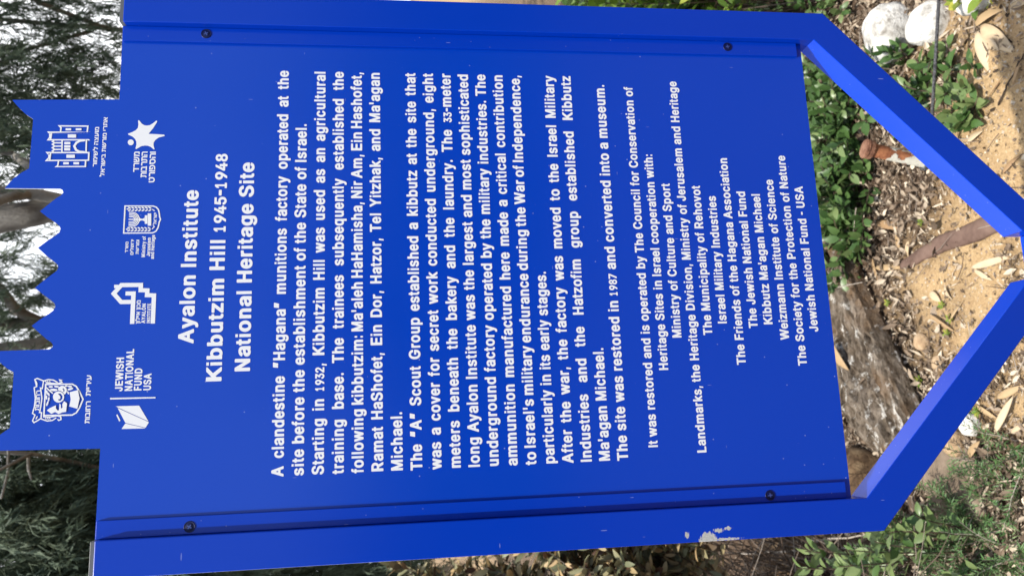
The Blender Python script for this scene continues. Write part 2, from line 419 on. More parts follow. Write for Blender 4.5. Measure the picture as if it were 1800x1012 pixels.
# ------------------------------------------------------------------ letter outlines (thousandths of an em) and emblem outlines (millimetres)
GLYPHS = {
    'A': (722, [[61,0,158,0,176,3,194,13,202,25,257,179,262,184,461,184,521,23,529,13,546,3,565,0,658,0,683,6,699,20,702,32,699,45,460,680,451,699,436,711,410,717,307,717,283,711,272,703,265,693,20,38,20,23,27,13,45,3], [309,318,360,464,412,318]]),
    'B': (722, [[120,0,388,0,440,3,495,11,548,29,589,52,618,76,642,108,658,139,667,176,669,219,659,271,644,304,624,331,599,355,568,377,608,412,633,456,641,496,640,543,627,587,615,612,593,640,566,665,527,688,475,706,402,717,124,717,97,711,80,696,76,683,76,33,79,22,87,12,104,3], [267,134,266,298,382,299,412,295,445,283,471,257,483,226,485,205,482,184,474,168,457,150,440,142,409,136], [267,429,266,583,376,584,403,581,430,570,446,553,456,530,456,491,445,464,422,443,399,432,376,429]]),
    'C': (722, [[372,-9,411,-8,490,8,531,25,585,60,627,103,654,143,676,198,684,236,683,244,676,254,652,265,556,267,538,264,518,251,494,193,471,165,436,141,395,130,353,131,328,139,302,152,283,167,256,199,240,226,227,261,219,301,214,358,217,408,226,452,241,494,257,521,272,540,304,567,345,584,380,589,407,586,435,577,456,566,478,547,500,514,518,467,531,457,543,452,652,452,674,462,683,474,683,487,676,520,661,560,629,612,593,651,545,685,494,708,450,719,387,727,312,721,254,705,202,679,150,639,116,600,92,561,62,493,48,424,44,358,48,294,67,213,86,166,112,123,150,78,202,38,254,13,314,-3]]),
    'D': (722, [[117,0,329,0,402,5,465,20,526,47,574,81,616,126,645,172,667,231,682,312,685,358,682,407,667,490,646,544,616,593,574,638,526,672,468,698,406,712,355,717,121,717,95,711,79,696,76,683,76,33,79,22,86,12,102,3], [254,134,252,582,332,584,368,581,393,575,426,560,450,542,472,517,492,480,508,423,512,377,511,317,502,268,488,229,469,198,448,174,423,157,395,145,363,137]]),
    'E': (667, [[121,0,572,0,600,6,617,20,621,33,619,109,611,121,592,131,572,134,272,134,268,138,269,295,545,296,564,299,582,308,590,318,593,330,591,405,583,416,564,426,544,429,269,430,269,582,567,584,595,590,610,600,616,617,615,692,608,702,596,710,567,717,125,717,97,711,80,696,76,683,76,33,79,22,87,12,105,3]]),
    'F': (611, [[119,0,224,1,248,11,257,23,261,285,510,286,537,292,554,307,557,320,556,394,548,406,530,416,510,419,261,420,259,580,263,584,540,584,567,590,581,600,587,617,585,692,579,702,567,710,540,717,123,717,96,711,79,696,76,683,76,33,79,22,87,12,104,3]]),
    'G': (778, [[385,-9,448,-5,508,8,561,30,610,62,648,100,681,149,697,183,708,229,713,276,711,367,704,377,686,387,667,390,397,389,374,378,365,367,363,291,366,278,383,263,408,257,533,256,527,226,514,198,490,166,464,147,438,136,408,130,365,131,335,140,314,150,289,168,266,195,242,238,232,265,225,301,220,358,223,408,232,452,248,494,268,527,287,548,310,566,343,582,389,589,418,586,445,577,464,567,488,548,511,515,534,466,547,457,561,452,674,452,698,462,707,474,708,483,701,514,688,550,672,580,652,608,609,652,568,680,511,706,461,719,396,727,319,721,259,705,208,680,152,639,110,588,83,544,69,508,62,488,48,424,44,358,48,294,65,221,88,165,116,120,145,87,206,38,254,16,324,-3]]),
    'H': (722, [[111,0,208,1,230,11,238,23,240,297,243,300,482,300,483,33,486,20,502,6,527,0,609,0,632,6,645,16,651,33,651,683,649,695,641,705,626,713,609,717,527,717,502,711,486,696,483,683,483,437,480,433,241,434,240,683,237,696,221,711,197,717,113,717,90,711,77,701,71,683,71,33,73,22,81,12,96,3]]),
    'I': (278, [[62,0,216,0,216,718,62,718]]),
    'J': (556, [[249,-9,325,0,373,18,390,30,422,54,453,94,460,106,477,153,484,215,484,684,477,703,459,715,441,718,359,718,336,712,325,704,319,694,317,218,314,185,306,160,295,143,273,129,250,125,228,131,212,143,201,159,193,185,188,259,181,270,165,279,147,283,64,283,40,277,30,269,24,259,22,221,31,150,48,102,81,57,129,21,148,13,189,-2]]),
    'K': (722, [[121,0,231,1,248,7,264,20,267,33,267,237,313,282,526,11,543,3,563,0,672,0,692,3,714,16,720,30,716,43,440,401,712,670,718,686,717,695,708,705,691,713,671,717,549,717,521,710,507,701,270,464,267,683,261,700,246,711,218,717,123,717,97,711,83,701,76,683,76,33,79,22,87,12,105,3]]),
    'L': (611, [[120,0,536,0,555,3,572,11,580,20,583,32,581,111,573,121,555,131,536,134,262,135,262,683,259,695,251,705,234,713,216,717,110,715,85,703,76,685,76,33,79,22,87,12,104,3]]),
    'M': (833, [[108,0,197,1,219,11,227,23,229,324,342,23,349,13,358,6,382,0,452,0,469,3,487,15,602,321,603,33,606,20,621,6,645,0,724,0,740,3,758,14,765,33,765,683,763,693,757,703,740,713,723,717,611,717,587,711,575,700,568,689,418,271,259,700,247,711,223,717,111,717,94,713,76,702,69,683,69,33,71,22,79,12,94,3]]),
    'N': (722, [[109,0,205,1,227,11,235,23,238,408,480,13,497,3,514,0,611,0,629,3,648,16,654,33,654,683,652,695,644,705,629,713,612,717,530,717,506,711,495,703,489,693,485,307,244,703,227,713,210,717,112,717,94,713,75,701,69,683,69,33,71,22,79,12,94,3]]),
    'O': (778, [[384,-9,456,-3,517,13,571,38,618,72,633,87,662,120,693,169,715,223,729,291,734,352,729,425,715,494,690,553,662,597,633,630,580,673,525,702,457,721,395,727,322,721,262,705,208,679,161,645,145,629,120,601,88,551,63,493,48,424,44,358,48,294,63,225,88,166,119,117,144,90,199,44,255,16,323,-3], [374,130,341,137,312,152,287,171,263,199,247,226,232,265,223,309,220,359,223,408,232,452,247,492,266,523,291,551,313,567,355,584,390,589,434,582,466,567,488,551,513,523,531,493,547,451,554,414,557,344,554,304,547,266,529,222,505,185,468,152,441,139,415,131]]),
    'P': (667, [[116,0,219,1,235,7,250,20,253,33,255,239,387,242,415,245,467,256,510,275,549,300,577,328,600,362,616,400,627,454,627,506,616,559,602,593,577,630,550,657,512,682,465,702,409,714,374,717,119,717,93,711,76,696,73,683,73,33,76,22,84,12,100,3], [255,373,254,582,361,584,393,577,417,565,437,539,445,520,450,487,445,440,428,404,405,385,371,375]]),
    'R': (722, [[120,0,227,1,244,7,259,20,263,33,263,252,267,256,347,255,476,29,485,15,499,6,526,0,630,0,657,6,674,20,677,30,674,42,532,287,569,311,595,333,626,374,639,404,650,448,653,486,647,536,639,566,626,596,599,633,568,662,530,685,475,705,428,714,391,717,124,717,97,711,79,696,76,683,76,33,79,22,87,12,104,3], [265,391,264,582,391,582,423,573,443,559,461,527,468,486,463,448,445,415,425,401,394,392]]),
    'S': (667, [[328,-11,388,-9,450,3,498,20,538,43,573,72,599,105,615,135,624,166,629,199,627,238,614,284,590,321,551,357,508,383,468,400,294,451,263,467,243,487,237,507,237,524,242,543,253,560,270,576,285,583,327,592,362,590,388,583,409,571,430,547,445,504,466,491,486,488,575,488,600,494,611,501,618,511,615,550,603,589,582,623,551,657,518,681,489,696,455,709,398,722,343,727,281,722,227,711,166,685,121,653,89,616,67,570,57,520,62,471,85,418,117,383,158,354,208,329,386,277,431,254,444,238,449,224,449,196,441,174,423,151,391,133,361,126,322,124,279,133,245,154,231,174,219,216,211,225,195,234,175,237,73,236,48,224,40,214,39,206,46,162,61,123,81,90,107,63,132,43,180,17,226,1,282,-9]]),
    'T': (611, [[262,0,359,1,382,11,391,23,393,582,553,584,572,587,587,596,595,604,598,616,598,683,592,700,579,711,553,717,59,717,33,711,22,703,16,693,14,616,20,600,33,590,59,584,221,582,221,33,223,22,231,12,247,3]]),
    'U': (722, [[355,-10,427,-5,476,8,523,30,560,55,593,89,616,121,636,163,647,209,651,253,651,684,644,703,626,714,608,718,524,718,501,711,491,704,484,694,481,232,467,189,446,159,419,140,378,128,335,129,299,143,267,171,246,212,239,260,239,684,236,697,222,711,207,716,115,718,90,711,80,704,74,694,72,256,76,209,87,163,105,124,131,87,164,54,203,28,260,4,318,-8]]),
    'V': (667, [[287,0,392,1,413,11,423,25,648,677,647,696,631,711,607,717,522,717,497,711,485,700,336,253,190,683,182,701,170,711,147,717,61,717,37,711,22,696,19,685,21,676,247,28,254,15,265,7]]),
    'W': (944, [[223,0,329,0,353,6,369,20,471,390,571,29,577,17,591,6,617,0,716,0,733,3,751,13,762,36,938,679,938,693,932,702,913,713,896,717,807,717,782,711,768,700,761,686,664,315,565,687,560,699,545,711,519,717,423,717,397,710,385,702,379,692,279,315,180,690,174,700,161,711,135,717,48,717,31,713,13,703,6,693,6,675,184,23,190,14,201,6]]),
    'Y': (667, [[289,0,386,1,404,9,416,22,419,33,419,294,652,676,653,694,647,703,636,711,611,717,516,717,498,713,482,705,334,464,199,689,186,705,171,713,153,717,58,717,32,711,16,695,15,680,19,670,248,295,248,32,251,22,258,12,274,3]]),
    'a': (556, [[241,-11,276,-10,311,-4,361,14,382,3,399,0,482,0,508,6,519,14,525,25,527,357,524,393,516,427,505,455,488,479,469,500,423,530,363,550,311,557,257,555,190,542,159,531,105,497,81,475,60,445,45,413,47,397,65,381,165,354,187,357,203,365,232,404,246,415,269,425,316,425,335,414,344,403,352,380,351,356,212,336,161,325,133,315,111,305,70,275,50,248,36,220,29,170,33,132,42,102,54,79,73,55,101,31,140,9,177,-3], [254,119,225,126,209,142,204,171,213,195,228,206,256,214,352,227,351,191,343,167,333,151,316,135,300,126,279,120]]),
    'b': (611, [[323,-10,384,-5,433,11,462,27,493,51,531,96,551,133,562,163,575,223,578,263,577,309,565,376,547,423,527,458,504,486,469,515,432,537,384,551,334,557,289,554,230,537,229,684,227,695,219,706,203,714,185,718,105,718,87,714,68,703,61,684,63,24,69,14,80,7,104,1,184,1,200,4,221,16,258,-1,293,-8], [315,121,291,126,276,135,250,167,242,184,232,220,228,255,228,296,232,330,242,365,261,397,276,412,291,421,325,426,345,421,360,412,386,382,404,333,408,308,410,265,404,214,386,166,373,148,356,133,334,123]]),
    'c': (556, [[284,-10,319,-9,376,2,404,14,446,40,479,71,493,89,509,117,524,160,518,176,505,187,415,211,391,208,375,199,367,189,358,164,345,144,329,131,304,121,274,122,257,128,243,139,222,166,212,186,202,219,198,249,198,298,204,333,216,369,232,395,247,411,260,419,283,425,304,425,319,421,345,402,373,351,389,342,407,338,497,360,513,370,522,383,520,401,502,442,480,474,447,507,421,524,376,544,339,553,297,557,242,553,193,540,154,520,109,482,87,456,65,419,49,378,37,318,34,272,37,229,50,164,63,133,82,99,109,63,154,27,187,10,236,-5]]),
    'd': (611, [[278,-10,311,-9,350,-2,392,16,413,4,430,1,508,1,532,7,543,14,549,24,551,684,544,703,525,714,507,718,428,718,410,714,395,706,387,695,384,684,384,537,323,554,280,557,229,551,179,536,140,513,107,484,81,449,63,417,50,382,37,320,34,273,37,226,51,162,62,131,78,103,112,58,158,22,189,7,222,-3], [292,121,280,123,255,134,240,147,226,167,216,189,205,236,203,299,208,332,216,360,238,398,264,419,287,425,301,426,322,421,334,414,360,386,380,336,384,308,386,267,380,213,361,164,348,146,330,131,315,124]]),
    'e': (556, [[282,-10,317,-9,361,-2,393,8,426,24,467,55,494,87,512,120,520,141,519,154,512,165,496,175,419,195,401,196,385,193,368,184,350,151,328,130,304,121,275,121,242,132,222,149,202,182,192,218,485,219,503,223,519,232,526,243,528,308,520,368,510,402,484,454,457,488,413,521,372,541,317,554,275,557,224,551,176,537,131,511,93,477,75,455,55,419,37,373,26,318,23,272,26,227,38,167,53,129,75,91,95,67,144,27,185,7,229,-5], [195,346,203,372,224,402,250,421,268,426,294,425,324,410,342,388,358,348]]),
    'f': (333, [[117,0,191,1,209,11,215,23,217,421,283,427,298,438,304,457,304,517,298,536,289,544,278,549,218,551,218,587,223,604,227,610,240,612,264,605,278,607,290,612,301,626,318,696,318,709,311,722,292,734,252,744,209,744,172,734,138,714,116,690,103,669,93,645,86,607,84,552,31,547,17,538,11,527,10,457,16,438,25,430,36,425,84,421,85,32,87,22,93,12,105,3]]),
    'g': (611, [[294,-194,346,-192,387,-184,423,-173,457,-157,490,-133,504,-118,522,-95,540,-60,550,-20,553,19,553,517,546,536,527,548,509,551,432,551,408,545,393,533,358,548,330,554,276,557,236,552,196,540,144,512,111,481,90,456,73,427,53,374,42,323,40,277,43,231,53,181,68,139,93,98,109,79,123,65,160,39,196,22,233,11,269,7,310,7,347,13,387,26,383,-11,374,-32,357,-50,325,-63,285,-65,260,-58,238,-45,204,-5,189,4,171,7,153,5,138,-1,71,-41,62,-52,63,-68,91,-111,110,-130,144,-156,186,-176,226,-187], [287,138,269,142,251,153,232,175,222,194,209,242,208,303,212,334,220,361,240,396,254,411,269,420,298,426,323,422,337,415,364,386,375,363,384,334,388,303,388,255,383,222,375,195,353,159,328,142,308,137]]),
    'h': (611, [[106,0,202,1,225,11,233,23,237,351,246,380,257,399,274,414,304,425,328,423,351,410,365,391,374,365,377,340,377,33,380,20,395,7,410,1,501,0,520,3,535,11,543,20,546,32,546,354,537,415,523,454,506,482,480,509,449,530,416,545,369,555,321,556,284,552,236,538,233,693,227,703,216,711,192,717,110,717,91,713,73,702,65,685,65,33,68,22,75,12,91,3]]),
    'i': (278, [[66,0,212,0,212,532,66,532], [66,600,212,600,212,718,66,718]]),
    'j': (278, [[30,-184,85,-180,105,-174,132,-161,154,-142,170,-120,182,-97,191,-68,197,-17,197,516,195,526,190,536,171,548,88,548,70,538,63,526,60,-25,53,-48,12,-58,2,-68,-3,-85,-2,-161,3,-170,12,-178], [118,573,146,574,172,585,193,605,206,633,209,658,201,691,181,718,156,732,126,737,106,734,91,727,66,704,57,691,52,673,49,655,52,635,67,602,89,583]]),
    'k': (556, [[110,0,204,1,220,7,234,20,237,33,238,198,380,16,393,6,419,0,521,0,545,6,556,14,562,25,562,38,557,45,355,308,541,504,547,514,545,530,529,544,505,551,406,551,388,547,370,536,238,400,237,685,235,695,227,705,211,713,194,717,113,717,95,713,77,702,69,685,69,33,71,22,79,12,95,3]]),
    'l': (278, [[66,0,212,0,212,718,66,718]]),
    'm': (889, [[107,0,206,1,229,11,238,23,240,355,248,384,261,406,275,417,298,426,317,426,335,417,348,403,356,384,358,33,360,23,367,13,385,3,402,0,486,0,513,6,529,20,532,33,534,367,545,397,560,415,579,424,605,426,623,420,635,411,642,403,650,381,651,33,654,22,671,6,698,0,781,0,799,3,815,12,823,22,826,33,826,377,815,435,802,464,789,485,759,515,728,535,693,549,648,558,592,558,551,550,513,536,467,508,422,540,379,555,338,559,281,553,232,536,210,547,191,551,109,551,91,547,75,539,67,529,64,517,64,33,67,22,75,12,91,3]]),
    'n': (611, [[106,0,202,1,225,11,233,23,237,351,246,380,257,399,274,414,304,425,328,423,351,410,365,391,374,365,377,340,377,33,380,20,396,6,422,0,503,0,527,6,540,16,546,33,544,378,536,421,524,450,504,483,480,509,449,530,416,545,351,556,284,552,249,542,230,533,213,544,188,551,108,551,84,544,71,535,65,517,65,33,68,22,75,12,91,3]]),
    'o': (611, [[299,-10,365,-5,410,7,452,27,494,58,523,90,550,136,566,179,575,222,578,256,576,313,565,373,546,419,513,468,491,491,465,511,417,537,358,553,310,557,255,553,203,540,161,520,113,482,90,456,67,419,50,378,37,318,34,272,37,229,51,164,64,133,85,99,114,63,161,27,196,10,248,-5], [299,121,274,127,260,135,232,169,213,219,208,249,208,296,213,328,222,356,245,396,259,411,274,419,289,424,313,426,339,419,353,411,380,381,400,329,406,272,399,212,391,189,374,157,355,137,341,128,323,122]]),
    'p': (611, [[103,-184,187,-185,211,-178,224,-168,230,-151,231,10,272,-4,313,-10,382,-6,423,6,464,28,498,54,527,89,551,132,567,178,575,223,578,263,575,326,565,376,545,426,527,457,507,483,472,513,432,536,382,552,316,557,260,548,224,532,208,543,194,548,105,549,81,543,70,536,64,527,62,-151,64,-163,72,-173,88,-181], [307,122,278,135,265,147,250,170,233,220,228,254,228,296,234,337,241,361,265,401,291,420,306,425,331,425,352,417,372,402,386,383,397,359,409,308,409,243,396,187,374,148,345,126,328,122]]),
    'q': (611, [[425,-184,520,-183,544,-171,552,-153,550,526,544,536,533,543,508,550,420,548,406,543,391,532,354,548,298,557,232,552,190,541,150,521,116,494,84,456,60,413,46,373,36,321,34,297,36,227,46,174,61,131,90,82,116,53,141,32,180,10,229,-5,271,-10,326,-7,384,10,386,-161,392,-170,403,-178], [283,122,251,137,233,157,219,182,205,237,203,300,208,331,216,360,237,397,251,411,266,420,281,425,306,425,326,419,349,401,362,384,373,360,384,308,385,243,371,185,349,147,322,126,305,122]]),
    'r': (389, [[102,0,190,1,207,9,218,22,220,33,220,350,225,371,240,398,255,411,267,417,302,420,333,416,349,419,366,431,373,450,373,524,367,540,355,550,333,556,293,558,255,553,212,537,194,547,178,551,105,551,82,544,66,529,64,517,64,33,66,22,73,12,88,3]]),
    's': (556, [[266,-10,317,-8,366,1,406,15,443,35,471,58,493,84,510,116,519,162,514,206,502,236,478,268,453,287,400,315,256,352,232,363,225,372,222,389,229,409,248,424,266,428,294,428,309,424,327,408,349,371,367,362,385,358,404,360,483,377,500,387,508,397,508,412,493,448,468,485,449,504,417,525,386,540,358,548,314,556,248,556,203,549,157,534,128,520,96,496,67,462,53,432,45,395,48,352,61,316,82,287,115,260,173,233,312,198,329,189,336,179,340,159,330,139,309,125,278,119,246,123,225,133,208,153,196,182,182,192,167,196,139,196,56,179,38,169,30,159,30,146,38,119,51,91,69,67,95,41,127,21,170,4,217,-7]]),
    't': (333, [[218,-5,249,-4,283,3,301,14,309,28,299,94,292,114,276,126,262,129,224,125,219,132,216,155,216,420,271,424,293,437,300,456,298,525,292,537,277,546,216,551,216,636,210,652,200,662,178,669,102,667,82,657,75,645,73,551,32,546,19,538,12,528,10,516,11,447,18,435,32,426,73,420,73,148,79,104,89,72,109,41,141,15,178,0]]),
    'u': (611, [[271,-6,324,-2,363,9,383,18,399,6,413,2,502,0,526,6,536,14,543,23,545,516,539,533,526,544,500,550,420,550,396,544,380,529,377,516,375,201,368,176,354,151,334,134,311,126,283,128,260,141,247,160,237,188,236,516,232,529,218,543,202,548,111,550,85,544,75,536,68,527,66,211,69,170,79,124,90,97,109,66,135,40,154,26,200,5,231,-3]]),
    'v': (556, [[234,0,330,1,345,7,360,20,543,513,542,530,526,544,501,551,416,551,391,544,378,534,279,259,184,524,177,537,159,547,143,551,55,551,30,544,14,530,13,513,195,23,201,14,212,6]]),
    'w': (778, [[198,0,282,0,307,6,321,17,327,29,389,246,455,23,461,14,479,3,498,0,580,0,597,3,615,13,623,28,769,509,769,526,763,536,744,547,726,551,640,551,623,547,605,537,597,523,536,310,478,523,471,536,452,547,434,551,348,551,322,544,312,537,305,527,244,309,183,523,175,537,157,547,139,551,52,551,34,547,17,537,10,527,10,513,158,23,164,14,175,6]]),
    'x': (556, [[55,0,152,0,170,3,182,9,194,19,278,145,364,16,377,6,403,0,496,0,515,3,534,15,541,30,538,42,375,278,531,510,533,527,525,538,508,547,489,551,397,551,371,544,355,531,280,418,204,533,189,544,163,551,70,551,51,547,32,536,25,520,28,509,182,282,15,38,15,23,22,13,40,3]]),
    'y': (556, [[136,-187,170,-186,196,-182,220,-175,249,-160,271,-143,291,-123,317,-81,536,504,539,527,532,537,522,545,497,551,413,551,394,548,376,536,369,524,275,259,181,524,173,537,156,548,139,551,52,551,27,545,11,530,10,513,188,30,170,-27,154,-53,146,-56,113,-50,96,-52,82,-57,71,-65,64,-77,49,-137,49,-157,66,-173,99,-183]]),
    'z': (500, [[60,0,436,0,454,3,474,16,480,33,480,101,474,117,461,126,436,133,240,135,470,447,473,460,473,517,471,529,463,539,447,547,429,551,72,551,54,547,35,535,28,517,28,450,35,434,47,424,72,418,260,415,22,98,20,86,22,23,28,14,38,6]]),
    '1': (556, [[97,0,370,0,387,6,394,13,399,23,400,98,398,109,393,119,382,128,371,131,301,133,301,683,296,702,283,713,271,717,203,717,190,713,177,702,89,606,79,589,79,488,84,476,95,467,110,463,127,470,183,530,185,531,186,529,186,133,99,131,87,128,75,118,70,108,69,98,70,23,74,14,82,6]]),
    '2': (556, [[65,0,468,0,493,6,509,22,511,33,511,102,505,118,493,128,468,134,256,136,375,269,436,343,473,401,494,457,501,511,499,543,488,586,473,617,452,647,427,672,390,697,352,713,288,725,227,724,182,713,140,695,105,671,78,643,58,613,47,590,33,543,29,501,36,483,54,471,71,468,147,468,172,474,182,482,190,493,194,533,210,566,230,585,260,594,288,590,315,575,328,560,334,546,340,511,339,490,330,461,313,428,298,408,29,101,26,88,28,23,33,14,44,6]]),
    '3': (556, [[265,-9,311,-6,334,-2,363,6,402,23,436,46,468,78,486,105,505,145,514,186,516,216,514,249,503,294,488,328,464,362,429,393,400,411,345,431,489,616,492,629,490,694,484,705,468,715,451,718,97,718,74,712,64,704,58,694,57,616,63,599,74,590,97,583,282,583,160,427,157,414,158,352,165,334,181,323,290,316,313,307,337,288,352,259,359,222,357,195,347,164,331,145,312,133,286,125,258,125,230,133,211,145,193,169,180,213,162,227,145,230,57,228,35,216,29,206,27,196,33,158,45,120,63,90,91,57,119,34,144,20,183,4,230,-6]]),
    '4': (556, [[336,0,410,0,425,3,441,14,448,33,448,135,497,139,509,143,520,152,526,171,526,237,520,255,503,267,448,271,446,447,440,457,431,464,408,471,329,469,315,463,302,450,300,437,298,271,203,271,409,677,409,692,405,700,387,713,371,717,299,717,276,710,267,702,259,690,30,245,27,232,27,171,29,159,36,149,50,140,65,137,298,137,301,23,306,14,316,6]]),
    '5': (556, [[261,-9,314,-5,363,8,400,27,438,55,474,97,489,122,503,156,513,199,516,256,507,312,487,365,458,410,429,438,379,470,321,487,273,492,210,483,220,581,444,583,468,590,479,598,485,608,486,684,479,703,461,715,444,718,113,718,88,712,78,704,72,694,36,371,38,348,46,338,61,329,153,317,178,323,205,343,233,354,271,357,290,353,313,339,337,308,350,272,353,229,347,195,329,159,306,137,276,125,242,129,219,142,196,170,187,205,182,213,164,225,148,228,68,228,44,222,33,214,27,203,31,159,42,126,60,93,80,67,107,43,142,20,180,4,217,-5]]),
    '7': (556, [[110,0,211,1,229,9,242,22,526,603,528,685,522,701,510,710,484,717,69,717,44,711,28,696,25,683,27,609,34,597,51,587,69,584,338,582,71,39,71,23,78,13,95,3]]),
    '8': (556, [[272,-9,321,-6,369,4,410,21,446,44,475,72,500,109,517,152,524,196,520,246,507,291,477,339,437,377,453,392,476,422,489,448,498,480,502,517,501,543,489,594,476,621,455,650,429,676,401,695,345,718,284,727,230,722,195,713,158,697,127,676,108,658,83,626,71,603,63,583,55,543,54,518,58,480,67,448,80,422,104,390,119,377,80,341,53,298,40,263,32,205,36,168,46,129,70,87,85,67,108,47,147,21,188,4,236,-6], [270,124,234,133,208,152,196,172,192,188,192,231,202,261,212,275,227,288,262,303,293,303,322,292,342,277,349,267,364,232,365,198,360,173,353,160,335,140,306,127], [270,435,244,444,222,467,211,498,211,533,221,561,236,580,258,592,291,593,318,582,335,561,345,533,345,498,335,470,316,447,295,436]]),
    '9': (556, [[153,0,246,0,270,6,282,15,458,287,486,338,512,407,522,471,519,520,508,567,493,602,472,635,444,665,407,692,365,712,325,722,274,727,227,722,176,708,145,692,105,663,81,636,60,606,43,564,32,520,30,484,33,447,45,395,58,367,77,337,106,306,143,280,179,265,215,256,254,251,115,38,115,23,122,13,139,3], [274,375,241,385,216,409,201,441,195,487,201,527,220,564,232,577,250,589,266,594,286,594,315,582,329,569,343,549,355,511,357,466,352,441,332,403,310,384,290,377]]),
    '-': (333, [[57,243,274,242,288,245,301,255,306,266,306,353,301,363,293,370,274,377,60,377,46,373,34,364,28,353,27,274,29,264,35,254,46,245]]),
    '.': (278, [[135,-5,162,-1,188,16,199,29,207,45,212,60,214,82,212,106,208,119,193,146,179,159,166,167,141,173,109,165,82,143,69,115,64,83,69,52,77,33,86,20,98,9,112,0]]),
    ',': (278, [[92,-154,146,-153,156,-148,167,-134,214,114,213,131,202,145,184,152,121,152,103,145,92,131,64,-124,65,-133,70,-143,82,-151]]),
    ':': (278, [[142,-5,165,-1,188,16,197,29,204,45,208,60,210,82,208,106,204,119,192,146,180,159,169,167,147,173,119,165,96,143,84,115,80,83,84,52,92,33,100,20,109,9,122,0], [136,351,163,353,180,364,196,383,204,400,208,417,210,443,204,478,186,509,167,523,141,528,124,523,112,516,94,494,86,477,82,458,80,438,83,414,93,385,114,361]]),
    "'": (278, [[109,410,175,411,193,422,201,433,209,684,203,703,188,714,173,718,103,717,83,711,74,704,69,694,76,442,78,432,84,422,97,413]]),
    '”': (500, [[104,411,170,411,195,417,211,431,225,475,221,446,223,434,231,424,248,414,266,411,327,411,345,414,362,424,372,443,436,678,436,693,431,702,412,714,393,717,304,717,286,714,270,706,255,714,236,717,146,717,127,714,110,704,101,685,64,441,66,433,73,423,89,414]]),
    '“': (500, [[103,411,197,411,215,414,231,422,246,414,265,411,354,411,372,414,389,424,396,434,399,447,436,682,434,693,429,702,410,714,393,717,331,717,313,714,297,705,290,696,275,650,279,685,278,693,270,704,254,714,235,717,175,717,156,714,139,704,131,691,64,447,64,434,72,424,89,414]]),
    'א': (712, [[30,1,148,1,165,8,171,14,175,209,189,266,205,293,215,303,458,9,479,1,610,1,632,10,637,19,635,33,496,203,540,235,563,258,596,310,612,354,620,411,620,579,612,592,593,599,480,599,466,595,455,585,453,413,450,389,437,344,423,319,412,307,177,591,157,599,27,599,5,589,0,580,2,566,130,410,83,374,55,342,30,301,16,261,6,194,6,21,13,9]]),
    'ב': (692, [[23,1,590,1,604,5,615,14,617,102,614,110,609,115,593,122,532,122,528,125,528,415,521,464,503,509,482,533,463,551,418,575,349,593,280,599,27,599,13,595,2,585,0,497,9,484,27,477,252,477,288,475,315,468,333,459,348,442,358,416,361,386,360,123,20,120,6,114,0,103,0,21,6,9]]),
    'ד': (694, [[372,1,490,1,507,8,514,16,516,474,520,477,593,477,613,487,619,497,617,585,605,595,591,599,27,599,16,596,6,590,0,580,0,497,6,486,20,479,348,475,348,21,355,9]]),
    'ה': (692, [[23,1,143,1,161,8,168,18,169,357,162,369,145,376,26,376,8,369,0,359,0,21,6,9], [473,1,591,1,610,9,617,19,617,407,610,461,589,512,556,548,548,553,496,579,438,593,368,599,27,599,13,595,5,589,0,580,0,497,6,486,20,479,341,477,377,475,404,468,416,461,435,443,445,419,450,377,450,21,456,9]]),
    'ו': (244, [[23,1,143,1,162,9,169,19,169,579,162,591,143,599,26,599,7,591,0,580,0,21,6,9]]),
    'ח': (714, [[23,1,143,1,161,8,168,18,169,474,173,477,382,476,426,468,445,457,459,442,468,417,472,385,473,16,480,8,499,1,612,1,634,10,639,21,639,413,632,464,614,508,574,551,520,579,449,595,391,599,27,599,5,589,0,579,0,21,6,9]]),
    'ט': (762, [[327,-11,410,-7,476,7,529,28,587,65,615,91,646,133,670,184,683,235,688,294,681,417,668,475,654,510,634,541,609,565,589,578,546,597,501,606,415,607,382,603,321,587,282,570,277,560,277,476,283,465,301,457,320,456,366,473,416,483,445,485,466,480,484,466,495,449,508,409,512,370,514,297,511,258,498,206,478,166,452,139,437,128,412,117,360,107,305,109,259,122,224,144,203,167,190,192,179,222,169,282,167,585,160,591,143,598,20,597,6,590,0,578,0,294,10,202,21,165,40,124,63,90,84,68,116,43,157,21,196,7,246,-5]]),
    'י': (244, [[23,200,91,200,110,208,168,301,169,579,162,591,145,599,26,599,8,592,0,582,0,220,6,208]]),
    'כ': (661, [[23,1,259,1,334,8,384,19,438,42,485,73,523,111,553,156,571,200,583,247,586,326,578,382,556,441,526,486,486,524,467,539,429,560,384,578,340,589,277,597,27,599,13,595,2,585,0,496,6,486,16,480,27,477,213,477,277,472,327,457,362,436,391,401,396,389,409,354,415,300,411,252,395,204,371,168,340,143,302,129,240,122,27,122,7,114,0,102,0,19,7,9]]),
    'ל': (660, [[225,1,349,1,366,8,373,14,585,505,585,581,578,592,559,599,171,599,169,735,163,746,141,755,24,755,7,747,0,735,0,497,7,485,27,477,401,475,202,28,202,19,207,10]]),
    'ם': (709, [[23,1,607,1,629,10,634,21,634,404,630,447,628,461,607,510,568,551,513,579,457,593,424,596,385,599,27,599,5,589,0,579,0,21,6,9], [171,122,170,476,359,477,395,475,421,468,437,459,451,444,464,408,467,376,466,123]]),
    'מ': (723, [[23,1,143,1,160,8,166,14,206,318,225,395,244,431,271,462,307,482,335,489,363,492,405,487,437,475,450,465,465,446,478,415,481,382,481,125,477,122,316,122,298,115,289,102,291,14,302,5,316,1,621,1,643,10,648,21,648,411,645,441,634,477,618,506,594,536,564,561,527,580,490,594,426,608,335,609,287,602,232,584,182,555,171,585,165,592,149,598,34,599,12,589,7,581,6,571,50,407,0,26,5,10]]),
